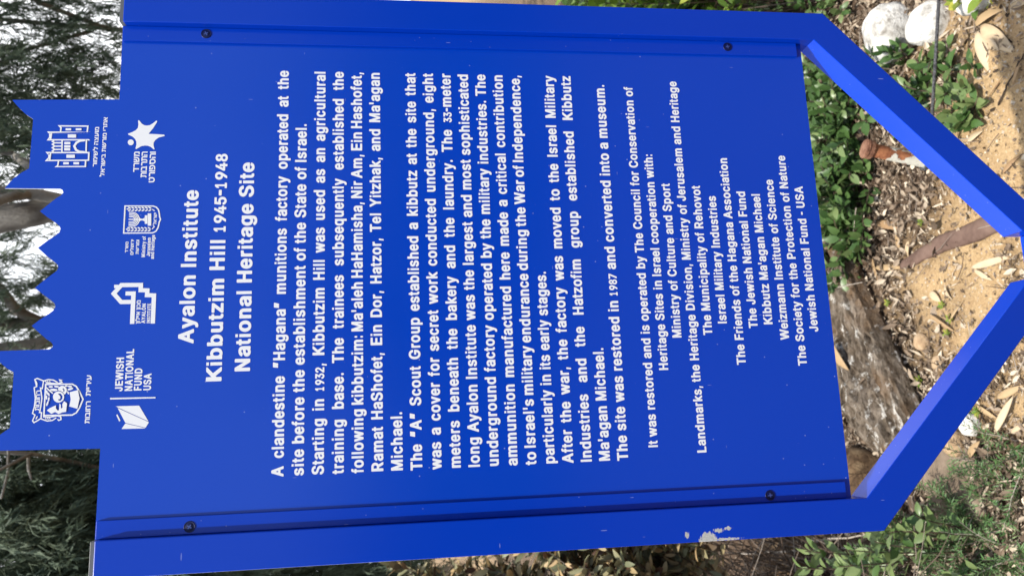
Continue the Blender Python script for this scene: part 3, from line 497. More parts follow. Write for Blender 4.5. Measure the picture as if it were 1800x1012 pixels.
    'ן': (361, [[142,-223,260,-224,279,-216,286,-205,286,455,283,487,267,531,260,540,237,564,202,583,163,595,137,598,26,598,7,590,0,579,2,490,8,483,26,477,88,476,104,473,112,465,117,451,119,-204,125,-215]]),
    'ס': (815, [[384,-11,452,-9,490,-3,535,8,577,25,616,47,651,74,676,100,695,126,717,167,731,209,740,289,737,347,728,391,701,455,673,495,635,530,583,560,530,581,502,587,468,594,412,598,27,598,16,595,6,590,0,580,2,490,8,484,24,477,76,475,55,377,50,294,60,211,75,165,93,131,116,99,143,71,178,45,212,26,257,8,298,-2,340,-9], [393,106,340,112,298,127,264,155,241,195,225,258,222,347,233,422,249,477,405,476,443,470,477,461,503,449,524,432,543,409,557,379,567,335,569,275,557,215,537,173,508,141,485,126,449,113]]),
    'ע': (767, [[23,1,248,1,310,3,362,10,416,23,468,42,504,60,543,87,587,132,613,169,629,200,651,262,667,350,692,574,692,581,685,591,665,599,551,599,537,595,527,586,494,318,484,278,471,245,451,209,419,173,376,147,343,136,217,584,209,592,190,599,77,599,56,590,50,580,52,566,176,124,27,122,7,114,0,102,0,19,7,9]]),
    'פ': (708, [[23,1,307,1,370,5,432,19,487,42,534,73,568,107,600,152,621,205,633,261,633,349,618,408,598,453,571,490,551,510,515,539,480,558,432,578,388,589,345,596,296,599,27,599,5,589,0,579,0,415,6,363,22,318,38,293,63,267,82,255,132,231,188,220,249,219,285,222,303,229,310,239,311,323,305,334,285,343,240,342,213,346,194,357,179,375,169,412,169,474,173,477,262,477,326,472,379,456,413,433,440,400,458,355,464,300,459,251,445,207,420,168,387,142,351,129,287,122,27,122,8,115,0,102,0,19,7,9]]),
    'צ': (689, [[23,1,554,1,576,10,581,21,580,94,480,222,525,252,551,276,576,310,595,349,611,412,614,459,614,579,606,592,587,599,474,599,452,589,447,579,447,466,440,403,422,353,412,338,398,326,186,592,166,599,35,599,13,589,8,579,11,565,375,124,20,120,6,114,0,103,0,21,6,9]]),
    'ר': (647, [[428,1,546,1,565,9,572,19,572,407,565,461,545,510,511,548,498,556,451,579,393,593,323,599,27,599,13,595,5,589,0,580,0,497,5,487,16,480,27,477,296,477,332,475,366,464,390,443,400,419,405,379,405,21,411,9]]),
    'ש': (856, [[83,1,337,1,396,3,451,11,505,26,551,44,593,67,630,94,670,136,698,174,725,226,742,275,758,351,781,561,781,580,774,591,754,599,641,599,620,589,614,580,590,363,583,318,570,275,540,220,520,195,495,172,449,146,390,129,316,122,219,123,210,199,310,227,348,241,398,270,422,289,440,311,462,355,473,403,492,565,490,585,479,595,465,599,352,599,331,590,324,571,309,435,296,384,282,362,263,346,246,338,198,325,194,336,166,585,155,595,141,599,27,599,6,590,0,581,0,574,58,27,65,10]]),
    'ת': (765, [[23,1,87,1,133,5,190,20,206,28,237,52,262,88,278,136,283,187,283,474,287,477,415,477,451,475,485,464,508,444,518,419,523,379,524,18,531,8,551,1,663,1,684,9,690,21,690,407,684,461,665,508,628,549,569,579,512,593,462,597,32,599,11,590,5,579,5,497,10,487,30,477,110,477,114,474,112,161,106,141,94,126,73,122,24,122,8,115,2,109,0,19,7,9]]),
}
LOGOS = {
    'fort': ([
        [[194.2,1144.7,199.7,1144.5,203.6,1148.0,203.7,1107.5,193.9,1108.0,194.0,1109.8,201.8,1109.5,201.7,1143.7,200.4,1142.5,194.1,1142.8]],
        [[190.7,1158.2,194.3,1161.5,194.4,1104.2,181.7,1104.3,181.2,1160.9,186.2,1158.1,191.3,1158.5,191.4,1156.6,185.8,1156.2,183.1,1157.7,183.6,1106.1,192.5,1106.1,192.4,1157.2,192.0,1156.8]],
        [[191.8,1154.4,182.8,1155.0,182.9,1156.9,192.0,1156.3]],
        [[181.9,1140.0,164.3,1139.2,164.2,1141.1,181.8,1141.9]],
        [[178.7,1150.0,178.8,1141.0,176.9,1141.0,176.8,1150.0]],
        [[173.9,1149.7,174.0,1140.7,172.1,1140.7,172.0,1149.7]],
        [[169.1,1149.4,169.2,1140.4,167.3,1140.4,167.2,1149.4]],
        [[180.5,1150.6,179.7,1151.6,177.8,1148.5,175.6,1151.6,173.0,1148.4,170.6,1151.3,168.2,1148.0,165.9,1151.2,165.0,1150.4,163.7,1151.8,166.2,1154.0,168.2,1151.2,170.6,1154.5,173.0,1151.4,175.6,1154.8,177.7,1151.9,179.6,1154.9,182.0,1151.8]],
        [[179.2,1137.8,179.3,1130.0,175.8,1129.8,175.7,1137.6]],
        [[174.4,1137.7,174.5,1129.7,171.0,1129.5,170.9,1137.5]],
        [[170.2,1137.5,170.2,1129.7,166.7,1129.5,166.7,1137.3]],
        [[180.5,1110.5,179.6,1116.9,177.2,1120.8,173.2,1122.9,168.7,1120.7,166.5,1116.9,165.9,1110.1,162.9,1110.4,163.5,1117.9,166.6,1123.0,173.2,1126.2,179.4,1123.1,182.5,1117.9,183.4,1110.9]],
        [[182.0,1108.2,164.5,1107.7,164.4,1109.6,181.9,1110.1]],
        [[159.9,1157.2,164.5,1161.4,164.8,1104.0,151.8,1103.8,151.1,1161.4,156.6,1157.2,160.4,1157.5,160.6,1155.6,156.0,1155.3,153.0,1157.5,153.7,1105.8,162.8,1105.9,162.6,1157.1,161.1,1155.8]],
        [[162.6,1153.7,152.8,1154.2,152.9,1156.1,162.7,1155.6]],
        [[160.6,1134.0,160.7,1123.1,156.0,1122.8,156.0,1133.7]],
        [[190.3,1133.9,190.4,1123.1,185.5,1122.8,185.4,1133.6]],
        [[151.5,1142.7,144.2,1143.3,144.0,1143.9,144.5,1109.4,152.1,1109.4,152.1,1107.5,142.7,1107.4,142.5,1148.4,145.2,1145.1,151.7,1144.6]],
        [[149.8,1137.4,149.8,1130.2,146.6,1130.0,146.5,1137.2]],
        [[149.9,1124.2,149.9,1116.8,146.6,1116.7,146.6,1124.0]],
        [[199.1,1137.2,199.1,1130.1,196.0,1129.9,196.0,1137.1]],
        [[199.2,1124.0,199.3,1116.6,196.2,1116.4,196.1,1123.8]],
    ], [
        ('מועצה לשימור', 143.7, 202.2, 1093.5, 5.25),
        ('אתרי מורשת בישראל', 129.3, 216.8, 1082.9, 5.25),
    ]),
    'lamp': ([
        [[87.9,1054.7,87.6,1016.4,85.7,1011.9,82.1,1008.9,75.6,1007.3,71.2,1006.8,67.6,1005.4,63.7,1007.1,58.5,1007.7,54.8,1008.6,50.1,1011.2,47.7,1015.6,47.6,1054.6], [86.2,1052.9,85.9,1016.8,84.3,1013.0,81.3,1010.5,75.3,1009.0,70.8,1008.5,67.7,1007.2,64.2,1008.7,58.8,1009.4,55.4,1010.2,51.4,1012.5,49.4,1016.0,49.3,1052.9]],
        [[78.6,1048.0,78.3,1043.8,78.0,1041.5,77.1,1039.2,75.7,1037.3,73.8,1035.6,71.5,1034.5,69.1,1033.8,66.5,1033.7,64.1,1034.1,61.9,1035.1,60.0,1036.6,58.5,1038.5,57.6,1040.6,57.4,1042.9,57.1,1047.7,58.4,1047.8,58.6,1043.0,58.9,1040.9,59.6,1039.1,60.9,1037.5,62.5,1036.2,64.5,1035.3,66.6,1035.0,68.9,1035.1,71.1,1035.6,73.1,1036.7,74.7,1038.1,76.0,1039.9,76.8,1041.8,77.1,1043.9,77.4,1048.1]],
        [[76.5,1047.9,76.2,1043.7,76.0,1041.8,75.2,1040.1,74.1,1038.5,72.6,1037.2,70.8,1036.3,68.8,1035.7,66.8,1035.6,64.9,1036.0,63.1,1036.8,61.6,1037.9,60.4,1039.4,59.7,1041.2,59.5,1043.0,59.2,1047.8,60.5,1047.9,60.7,1043.1,60.9,1041.5,61.5,1040.1,62.4,1038.8,63.7,1037.9,65.2,1037.2,66.9,1036.9,68.6,1037.0,70.3,1037.4,71.9,1038.2,73.2,1039.3,74.1,1040.7,74.8,1042.2,75.0,1043.8,75.3,1048.0]],
        [[74.4,1047.8,74.1,1043.6,73.9,1042.2,73.4,1040.9,72.5,1039.7,71.4,1038.7,70.0,1038.0,68.6,1037.6,67.1,1037.6,65.6,1037.8,64.3,1038.4,63.1,1039.3,62.3,1040.4,61.7,1041.7,61.6,1043.1,61.3,1047.9,62.6,1048.0,62.8,1043.2,63.0,1042.0,63.4,1041.1,64.0,1040.2,64.9,1039.5,66.0,1039.0,67.2,1038.8,68.4,1038.9,69.6,1039.2,70.7,1039.8,71.6,1040.6,72.3,1041.5,72.7,1042.5,72.9,1043.7,73.1,1047.9]],
        [[72.3,1047.7,72.0,1043.5,71.9,1042.6,71.5,1041.7,70.9,1040.9,70.2,1040.3,69.3,1039.8,68.3,1039.6,67.3,1039.5,66.4,1039.7,65.5,1040.1,64.7,1040.7,64.2,1041.4,63.8,1042.3,63.7,1043.2,63.4,1048.0,64.7,1048.1,64.9,1043.3,65.0,1042.6,65.2,1042.0,65.6,1041.6,66.1,1041.2,66.7,1040.9,67.4,1040.8,68.1,1040.8,68.8,1041.0,69.5,1041.3,70.0,1041.8,70.4,1042.3,70.6,1042.9,70.7,1043.6,71.0,1047.8]],
        [[68.6,1048.2,68.4,1033.6,66.9,1033.7,67.1,1048.2]],
        [[70.3,1034.2,68.7,1032.1,68.6,1029.6,70.2,1027.3,64.7,1027.0,66.3,1029.5,66.3,1032.0,64.8,1033.9]],
        [[73.6,1027.2,73.6,1023.8,61.4,1023.3,61.4,1026.7]],
        [[76.2,1023.5,76.2,1018.9,58.7,1018.2,58.7,1022.7]],
        [[83.1,1045.7,82.8,1046.1,82.9,1047.0,83.3,1048.1,84.0,1049.1,84.7,1049.7,85.3,1049.9,85.6,1049.4,85.5,1048.5,85.1,1047.4,84.4,1046.4,83.7,1045.8]],
        [[81.7,1045.6,81.1,1045.7,80.4,1046.2,79.8,1047.2,79.3,1048.2,79.3,1049.1,79.6,1049.6,80.2,1049.5,80.9,1049.0,81.5,1048.0,81.9,1047.0,82.0,1046.1]],
        [[83.1,1041.2,82.8,1041.7,82.9,1042.6,83.3,1043.7,84.0,1044.7,84.7,1045.3,85.3,1045.4,85.5,1044.9,85.5,1044.1,85.0,1043.0,84.4,1042.0,83.7,1041.3]],
        [[81.7,1041.2,81.1,1041.2,80.4,1041.8,79.8,1042.7,79.3,1043.8,79.3,1044.7,79.6,1045.1,80.1,1045.1,80.9,1044.5,81.5,1043.6,81.9,1042.5,82.0,1041.6]],
        [[83.1,1036.8,82.8,1037.2,82.9,1038.1,83.3,1039.2,83.9,1040.2,84.7,1040.8,85.2,1040.9,85.5,1040.5,85.5,1039.6,85.0,1038.5,84.4,1037.5,83.7,1036.9]],
        [[81.7,1036.7,81.1,1036.7,80.4,1037.3,79.7,1038.3,79.3,1039.3,79.2,1040.2,79.5,1040.7,80.1,1040.6,80.8,1040.1,81.5,1039.1,81.9,1038.1,82.0,1037.2]],
        [[83.1,1032.3,82.8,1032.7,82.8,1033.6,83.3,1034.7,83.9,1035.7,84.6,1036.4,85.2,1036.5,85.5,1036.0,85.4,1035.1,85.0,1034.0,84.4,1033.0,83.6,1032.4]],
        [[81.7,1032.2,81.1,1032.3,80.4,1032.9,79.7,1033.8,79.3,1034.9,79.2,1035.7,79.5,1036.2,80.1,1036.2,80.8,1035.6,81.5,1034.7,81.9,1033.6,82.0,1032.7]],
        [[83.0,1027.8,82.7,1028.3,82.8,1029.2,83.2,1030.3,83.9,1031.3,84.6,1031.9,85.2,1032.0,85.5,1031.6,85.4,1030.7,85.0,1029.6,84.3,1028.6,83.6,1027.9]],
        [[81.7,1027.8,81.1,1027.8,80.4,1028.4,79.7,1029.3,79.3,1030.4,79.2,1031.3,79.5,1031.8,80.1,1031.7,80.8,1031.1,81.5,1030.2,81.9,1029.1,81.9,1028.2]],
        [[83.0,1023.3,82.7,1023.8,82.8,1024.7,83.2,1025.8,83.9,1026.8,84.6,1027.4,85.2,1027.5,85.5,1027.1,85.4,1026.2,85.0,1025.1,84.3,1024.1,83.6,1023.5]],
        [[81.6,1023.3,81.1,1023.3,80.3,1023.9,79.7,1024.9,79.3,1025.9,79.2,1026.8,79.5,1027.3,80.1,1027.2,80.8,1026.7,81.4,1025.7,81.9,1024.7,81.9,1023.8]],
        [[83.0,1018.9,82.7,1019.3,82.8,1020.2,83.2,1021.3,83.9,1022.3,84.6,1023.0,85.2,1023.1,85.5,1022.6,85.4,1021.7,85.0,1020.6,84.3,1019.6,83.6,1019.0]],
        [[81.6,1018.8,81.0,1018.9,80.3,1019.4,79.7,1020.4,79.2,1021.5,79.2,1022.3,79.5,1022.8,80.1,1022.8,80.8,1022.2,81.4,1021.2,81.8,1020.2,81.9,1019.3]],
        [[82.4,1048.3,82.0,1048.5,81.7,1049.1,81.5,1049.9,81.7,1050.7,82.0,1051.3,82.4,1051.6,82.9,1051.4,83.2,1050.8,83.3,1050.0,83.2,1049.2,82.9,1048.6]],
        [[54.3,1045.2,54.0,1045.6,54.1,1046.5,54.5,1047.6,55.2,1048.6,55.9,1049.2,56.5,1049.3,56.7,1048.9,56.7,1048.0,56.2,1046.9,55.6,1045.9,54.9,1045.3]],
        [[52.9,1045.1,52.3,1045.1,51.6,1045.7,51.0,1046.6,50.6,1047.7,50.5,1048.6,50.8,1049.0,51.4,1049.0,52.1,1048.4,52.7,1047.5,53.1,1046.4,53.2,1045.6]],
        [[54.3,1040.7,54.0,1041.2,54.1,1042.1,54.5,1043.1,55.1,1044.1,55.8,1044.8,56.4,1044.9,56.7,1044.4,56.6,1043.5,56.2,1042.5,55.6,1041.5,54.8,1040.8]],
        [[52.9,1040.7,52.3,1040.7,51.6,1041.3,51.0,1042.2,50.6,1043.3,50.5,1044.1,50.8,1044.6,51.4,1044.6,52.1,1044.0,52.7,1043.1,53.1,1042.0,53.2,1041.1]],
        [[54.2,1036.3,53.9,1036.7,54.0,1037.6,54.4,1038.7,55.1,1039.7,55.8,1040.3,56.4,1040.4,56.7,1040.0,56.6,1039.1,56.2,1038.0,55.5,1037.0,54.8,1036.4]],
        [[52.9,1036.2,52.3,1036.3,51.6,1036.8,50.9,1037.8,50.5,1038.8,50.5,1039.7,50.8,1040.2,51.3,1040.1,52.0,1039.6,52.7,1038.6,53.1,1037.6,53.2,1036.7]],
        [[54.2,1031.8,53.9,1032.3,54.0,1033.2,54.4,1034.3,55.1,1035.3,55.8,1035.9,56.4,1036.0,56.7,1035.5,56.6,1034.7,56.2,1033.6,55.5,1032.6,54.8,1031.9]],
        [[52.8,1031.8,52.2,1031.8,51.5,1032.4,50.9,1033.3,50.5,1034.4,50.4,1035.3,50.7,1035.7,51.3,1035.7,52.0,1035.1,52.6,1034.2,53.1,1033.1,53.1,1032.3]],
        [[54.2,1027.4,53.9,1027.8,54.0,1028.7,54.4,1029.8,55.0,1030.8,55.8,1031.5,56.3,1031.6,56.6,1031.1,56.5,1030.2,56.1,1029.1,55.5,1028.1,54.7,1027.5]],
        [[52.8,1027.3,52.2,1027.4,51.5,1028.0,50.9,1028.9,50.5,1029.9,50.4,1030.8,50.7,1031.3,51.3,1031.3,52.0,1030.7,52.6,1029.7,53.0,1028.7,53.1,1027.8]],
        [[54.1,1022.9,53.9,1023.4,53.9,1024.3,54.4,1025.4,55.0,1026.4,55.7,1027.0,56.3,1027.1,56.6,1026.7,56.5,1025.8,56.1,1024.7,55.4,1023.7,54.7,1023.0]],
        [[52.8,1022.9,52.2,1022.9,51.5,1023.5,50.8,1024.4,50.4,1025.5,50.4,1026.4,50.7,1026.9,51.2,1026.8,51.9,1026.2,52.6,1025.3,53.0,1024.2,53.1,1023.4]],
        [[54.1,1018.5,53.8,1018.9,53.9,1019.8,54.3,1020.9,55.0,1021.9,55.7,1022.5,56.3,1022.6,56.6,1022.2,56.5,1021.3,56.1,1020.2,55.4,1019.2,54.7,1018.6]],
        [[52.7,1018.4,52.2,1018.5,51.4,1019.0,50.8,1020.0,50.4,1021.0,50.3,1021.9,50.6,1022.4,51.2,1022.4,51.9,1021.8,52.6,1020.8,53.0,1019.8,53.0,1018.9]],
        [[53.6,1047.8,53.2,1048.0,52.9,1048.6,52.8,1049.4,52.9,1050.2,53.2,1050.8,53.6,1051.0,54.1,1050.8,54.4,1050.2,54.5,1049.4,54.4,1048.6,54.1,1048.0]],
        [[82.6,1017.3,79.9,1013.9,79.0,1014.6,81.7,1018.0]],
        [[54.0,1017.3,56.9,1014.6,58.1,1015.8,58.9,1015.0,56.9,1012.9,53.2,1016.4]],
    ], [
        ('ישראל', 60.0, 77.7, 1011.4, 3.9),
        ('משרד', 21.2, 36.6, 1046.8, 3.84),
        ('ירושלים', 17.8, 40.0, 1039.8, 3.85),
        ('ומורשת', 18.8, 39.3, 1032.9, 3.86),
        ('Ministry of', 14.2, 43.8, 1024.5, 4.83),
        ('Jerusalem', 15.4, 42.2, 1017.9, 4.83),
        ('and Heritage', 11.6, 45.7, 1012.7, 4.84),
    ]),
    'house': ([
        [[-77.3,1039.8,-38.5,1039.9,-38.4,1047.4,-32.8,1047.3,-33.0,1034.3,-77.3,1034.2]],
        [[-50.1,1039.4,-50.0,1053.7,-35.5,1066.1,-21.1,1054.4,-21.4,1025.4,-28.8,1025.2,-29.1,1016.7,-35.8,1016.7,-36.2,1007.8,-77.4,1007.8,-77.4,1013.4,-41.5,1013.4,-41.2,1022.4,-34.5,1022.3,-34.2,1030.8,-27.0,1030.9,-26.8,1051.8,-35.4,1058.8,-44.4,1051.1,-44.5,1039.4]],
        [[-23.4,1062.5,-23.5,1057.0,-28.1,1056.8,-28.0,1062.3]],
    ], [
        ('מכון איילון', -77.1, -44.8, 1027.3, 5.05),
        ('AYALON', -76.9, -49.6, 1020.3, 5.06),
        ('INSTITUTE', -77.0, -49.7, 1014.1, 4.29),
    ]),
    'town': ([
        [[-153.9,1141.7,-154.6,1107.9,-157.9,1102.4,-164.4,1098.1,-175.7,1092.6,-186.8,1096.4,-193.5,1100.2,-196.6,1105.6,-195.8,1141.4], [-155.7,1139.9,-156.3,1108.5,-159.2,1103.7,-165.3,1099.7,-175.8,1094.5,-186.1,1098.1,-192.2,1101.5,-194.8,1106.1,-194.1,1139.6]],
        [[-158.2,1155.4,-156.6,1152.5,-147.7,1155.4,-145.7,1151.8,-149.7,1142.9,-161.0,1144.0,-160.4,1145.8,-172.5,1143.5,-183.5,1144.2,-190.3,1145.1,-190.6,1142.6,-199.1,1143.0,-204.7,1152.0,-201.4,1154.6,-194.3,1152.1,-192.1,1155.3,-183.0,1153.4,-172.3,1153.0], [-159.0,1153.8,-157.3,1150.7,-148.4,1153.6,-147.4,1151.7,-150.6,1144.5,-159.0,1145.3,-158.2,1147.8,-172.6,1145.0,-183.3,1145.7,-191.6,1146.8,-191.9,1144.2,-198.2,1144.5,-202.7,1151.7,-201.1,1153.0,-193.7,1150.4,-191.4,1153.6,-183.2,1151.9,-172.2,1151.5]],
        [[-149.4,1143.6,-147.8,1137.8,-148.7,1131.6,-152.1,1125.9,-153.4,1126.6,-150.1,1132.1,-149.4,1137.7,-150.9,1143.2]],
        [[-151.9,1140.7,-152.7,1133.2,-153.5,1126.6,-152.1,1120.9,-150.8,1121.0,-150.5,1122.6,-152.0,1121.9,-152.7,1123.2,-148.4,1125.3,-149.6,1119.7,-153.3,1119.2,-155.0,1126.5,-154.1,1133.4,-153.4,1140.8]],
        [[-198.4,1143.3,-201.5,1135.9,-200.9,1129.7,-197.9,1125.5,-199.1,1124.7,-202.3,1129.2,-203.0,1136.1,-199.8,1143.8]],
        [[-195.8,1141.2,-196.7,1133.0,-195.1,1124.0,-196.8,1119.1,-201.4,1118.3,-202.8,1122.2,-200.8,1123.9,-199.8,1122.8,-201.0,1121.8,-200.4,1120.0,-197.9,1120.5,-196.7,1124.1,-198.2,1133.0,-197.3,1141.3]],
        [[-150.0,1141.2,-151.8,1139.7,-152.4,1140.5,-150.6,1142.0]],
        [[-197.9,1138.1,-199.9,1136.7,-200.5,1137.5,-198.4,1138.9]],
        [[-150.1,1138.7,-151.9,1137.3,-152.5,1138.0,-150.7,1139.5]],
        [[-197.9,1135.6,-200.0,1134.2,-200.6,1135.0,-198.5,1136.5]],
        [[-150.2,1136.2,-152.0,1134.8,-152.6,1135.6,-150.8,1137.0]],
        [[-198.0,1133.2,-200.1,1131.7,-200.7,1132.5,-198.6,1134.0]],
        [[-155.4,1151.0,-155.1,1151.4,-154.1,1152.0,-152.7,1152.6,-151.2,1152.9,-150.1,1153.1,-149.6,1152.9,-149.9,1152.4,-150.9,1151.9,-152.4,1151.3,-153.8,1150.9,-155.0,1150.8]],
        [[-195.3,1148.0,-195.8,1147.8,-196.7,1148.0,-197.9,1148.4,-199.0,1148.9,-199.7,1149.5,-199.8,1149.9,-199.4,1150.1,-198.4,1150.0,-197.2,1149.6,-196.1,1149.0,-195.4,1148.4]],
        [[-171.9,1117.0,-173.6,1117.1,-175.2,1117.5,-176.6,1118.4,-177.8,1119.6,-178.5,1121.0,-178.9,1122.6,-178.9,1124.2,-178.4,1125.8,-177.5,1127.4,-176.3,1128.7,-174.9,1129.7,-173.2,1130.4,-171.5,1130.7,-169.8,1130.7,-168.1,1130.2,-166.7,1129.4,-165.6,1128.2,-164.8,1126.8,-164.4,1125.2,-164.4,1123.6,-164.9,1121.9,-165.7,1120.4,-166.9,1119.1,-168.3,1118.0,-170.0,1117.3], [-167.2,1125.1,-167.3,1121.6,-170.6,1119.1,-174.1,1118.9,-176.7,1121.1,-176.3,1123.4,-174.5,1124.5,-174.8,1122.8,-173.7,1121.6,-171.1,1121.7,-169.3,1123.2]],
        [[-161.0,1125.2,-159.7,1124.6,-158.6,1123.7,-157.8,1122.5,-157.3,1121.1,-157.3,1119.7,-157.7,1118.2,-158.5,1116.9,-159.6,1115.7,-160.9,1114.8,-162.4,1114.3,-164.0,1114.1,-165.5,1114.4,-166.9,1115.0,-168.0,1115.9,-168.8,1117.1,-165.9,1118.8,-163.8,1121.8,-163.6,1124.3], [-160.2,1118.7,-162.9,1116.9,-165.6,1117.2,-165.1,1118.4,-162.9,1118.4,-161.2,1119.7]],
        [[-158.1,1139.4,-162.1,1135.4,-166.2,1130.7,-167.4,1131.7,-163.3,1136.5,-159.2,1140.5]],
        [[-158.3,1131.4,-158.9,1131.7,-159.3,1132.7,-159.4,1134.1,-159.2,1135.6,-158.8,1136.6,-158.1,1137.0,-157.5,1136.7,-157.1,1135.7,-157.0,1134.3,-157.2,1132.9,-157.7,1131.8]],
        [[-158.6,1124.0,-159.2,1124.4,-159.5,1125.6,-159.4,1127.2,-159.0,1128.8,-158.4,1129.9,-157.7,1130.3,-157.2,1129.9,-156.9,1128.7,-157.0,1127.1,-157.3,1125.5,-158.0,1124.4]],
        [[-162.7,1125.4,-163.5,1126.0,-164.0,1127.8,-164.0,1130.2,-163.5,1132.6,-162.8,1134.4,-161.9,1135.0,-161.1,1134.4,-160.7,1132.7,-160.6,1130.3,-161.1,1127.8,-161.8,1126.1]],
        [[-157.8,1113.3,-158.3,1113.5,-158.6,1114.2,-158.8,1115.1,-158.6,1116.0,-158.2,1116.7,-157.6,1117.0,-157.1,1116.8,-156.7,1116.1,-156.6,1115.2,-156.8,1114.3,-157.2,1113.6]],
        [[-158.9,1107.7,-159.5,1108.1,-159.8,1109.1,-159.8,1110.6,-159.4,1112.0,-158.8,1113.0,-158.2,1113.4,-157.6,1113.0,-157.3,1111.9,-157.3,1110.5,-157.7,1109.1,-158.3,1108.0]],
        [[-161.0,1106.3,-161.8,1106.6,-162.6,1107.8,-163.2,1109.5,-163.5,1111.3,-163.3,1112.8,-162.7,1113.5,-161.9,1113.2,-161.1,1112.1,-160.5,1110.3,-160.2,1108.5,-160.4,1107.0]],
        [[-168.8,1111.5,-168.6,1112.0,-168.0,1112.6,-166.9,1113.2,-165.8,1113.6,-164.9,1113.6,-164.4,1113.3,-164.6,1112.7,-165.2,1112.1,-166.3,1111.5,-167.4,1111.2,-168.3,1111.2]],
        [[-168.2,1137.8,-167.9,1138.4,-166.9,1139.1,-165.4,1139.5,-163.9,1139.7,-162.8,1139.6,-162.3,1139.1,-162.6,1138.5,-163.7,1137.9,-165.1,1137.4,-166.6,1137.2,-167.8,1137.4]],
        [[-170.5,1135.3,-170.3,1135.8,-169.5,1136.5,-168.2,1137.0,-166.9,1137.3,-165.9,1137.3,-165.4,1136.9,-165.6,1136.3,-166.5,1135.7,-167.7,1135.1,-169.0,1134.8,-170.1,1134.9]],
        [[-174.8,1138.4,-174.4,1139.0,-173.3,1139.4,-171.8,1139.5,-170.3,1139.5,-169.2,1139.1,-168.9,1138.7,-169.3,1138.2,-170.4,1137.7,-171.9,1137.6,-173.4,1137.6,-174.4,1138.0]],
        [[-177.1,1135.9,-176.6,1136.3,-175.4,1136.6,-174.0,1136.7,-172.5,1136.5,-171.5,1136.0,-171.2,1135.5,-171.7,1135.0,-172.8,1134.7,-174.3,1134.7,-175.7,1134.9,-176.8,1135.3]],
        [[-183.0,1137.8,-182.4,1138.2,-181.0,1138.3,-179.4,1138.0,-177.8,1137.5,-176.7,1136.8,-176.5,1136.1,-177.1,1135.7,-178.5,1135.7,-180.2,1135.9,-181.7,1136.5,-182.8,1137.2]],
        [[-166.0,1110.5,-163.5,1100.4,-174.6,1097.7,-187.9,1099.7,-184.4,1109.8,-175.5,1108.5]],
        [[-188.6,1137.0,-185.8,1133.7,-182.4,1126.3,-186.3,1126.1,-189.1,1124.0,-189.0,1122.1,-179.9,1122.1,-182.1,1120.3,-186.9,1119.8,-185.7,1118.0,-181.3,1118.5,-177.4,1116.7,-180.2,1112.8,-191.3,1113.3,-192.0,1118.1,-193.8,1122.1,-191.0,1126.8,-193.2,1131.2]],
    ], [
        ('רחובות', -188.3, -161.7, 1146.6, 5.1),
        ('עיריית', -171.5, -143.6, 1084.5, 6.03),
        ('רחובות', -207.2, -177.7, 1083.8, 5.99),
    ]),
    'fund': ([
        [[-186.3,1052.5,-186.5,1023.2,-207.4,1010.6,-188.1,1049.3]],
        [[-188.7,1049.9,-208.2,1010.7,-208.9,1010.1,-215.6,1013.8,-208.5,1038.8,-207.9,1039.6]],
        [[-209.1,1039.4,-216.1,1014.3,-216.5,1014.5,-216.1,1043.7]],
        [[-197.6,1051.3,-196.9,1049.8,-205.3,1045.6,-206.2,1047.2]],
        [[-175.1,1060.1,-175.9,1003.0,-177.6,1002.9,-177.1,1060.0]],
    ], [
        ('JEWISH', -167.1, -121.4, 1044.9, 9.71),
        ('NATIONAL', -167.4, -110.9, 1032.7, 9.74),
        ('FUND', -167.4, -136.8, 1021.1, 9.76),
        ('USA', -167.3, -144.3, 1009.2, 9.79),
    ]),
    'star': ([
        [[212.5,1041.6,211.6,1040.3,207.2,1037.1,205.0,1033.6,204.4,1030.2,205.1,1026.3,207.6,1022.5,212.1,1017.7,211.2,1016.6,209.6,1016.9,200.6,1021.7,192.2,1027.4,191.7,1015.4,191.1,1006.6,189.9,1005.4,189.0,1006.3,187.0,1013.3,183.7,1017.5,179.4,1020.0,175.6,1020.1,169.3,1018.4,169.3,1019.6,173.1,1024.0,174.6,1027.9,174.8,1031.3,173.9,1036.2,169.4,1043.0,170.6,1043.8,176.5,1042.8,180.8,1043.3,184.6,1045.2,187.8,1048.5,190.9,1054.6,192.1,1054.7,194.8,1048.8,197.6,1044.5,200.9,1042.0,205.8,1041.5,211.4,1042.2]],
        [[179.4,1046.5,177.7,1046.8,176.3,1047.6,175.4,1048.8,175.0,1050.3,175.4,1051.9,176.3,1053.2,177.7,1054.1,179.3,1054.5,181.0,1054.3,182.4,1053.5,183.3,1052.2,183.7,1050.7,183.3,1049.2,182.4,1047.8,181.0,1046.9]],
    ], [
        ('משרד', 136.1, 166.6, 1037.9, 7.54),
        ('התרבות', 128.2, 166.7, 1027.4, 7.93),
        ('והספורט', 120.9, 166.8, 1016.4, 7.94),
    ]),
}

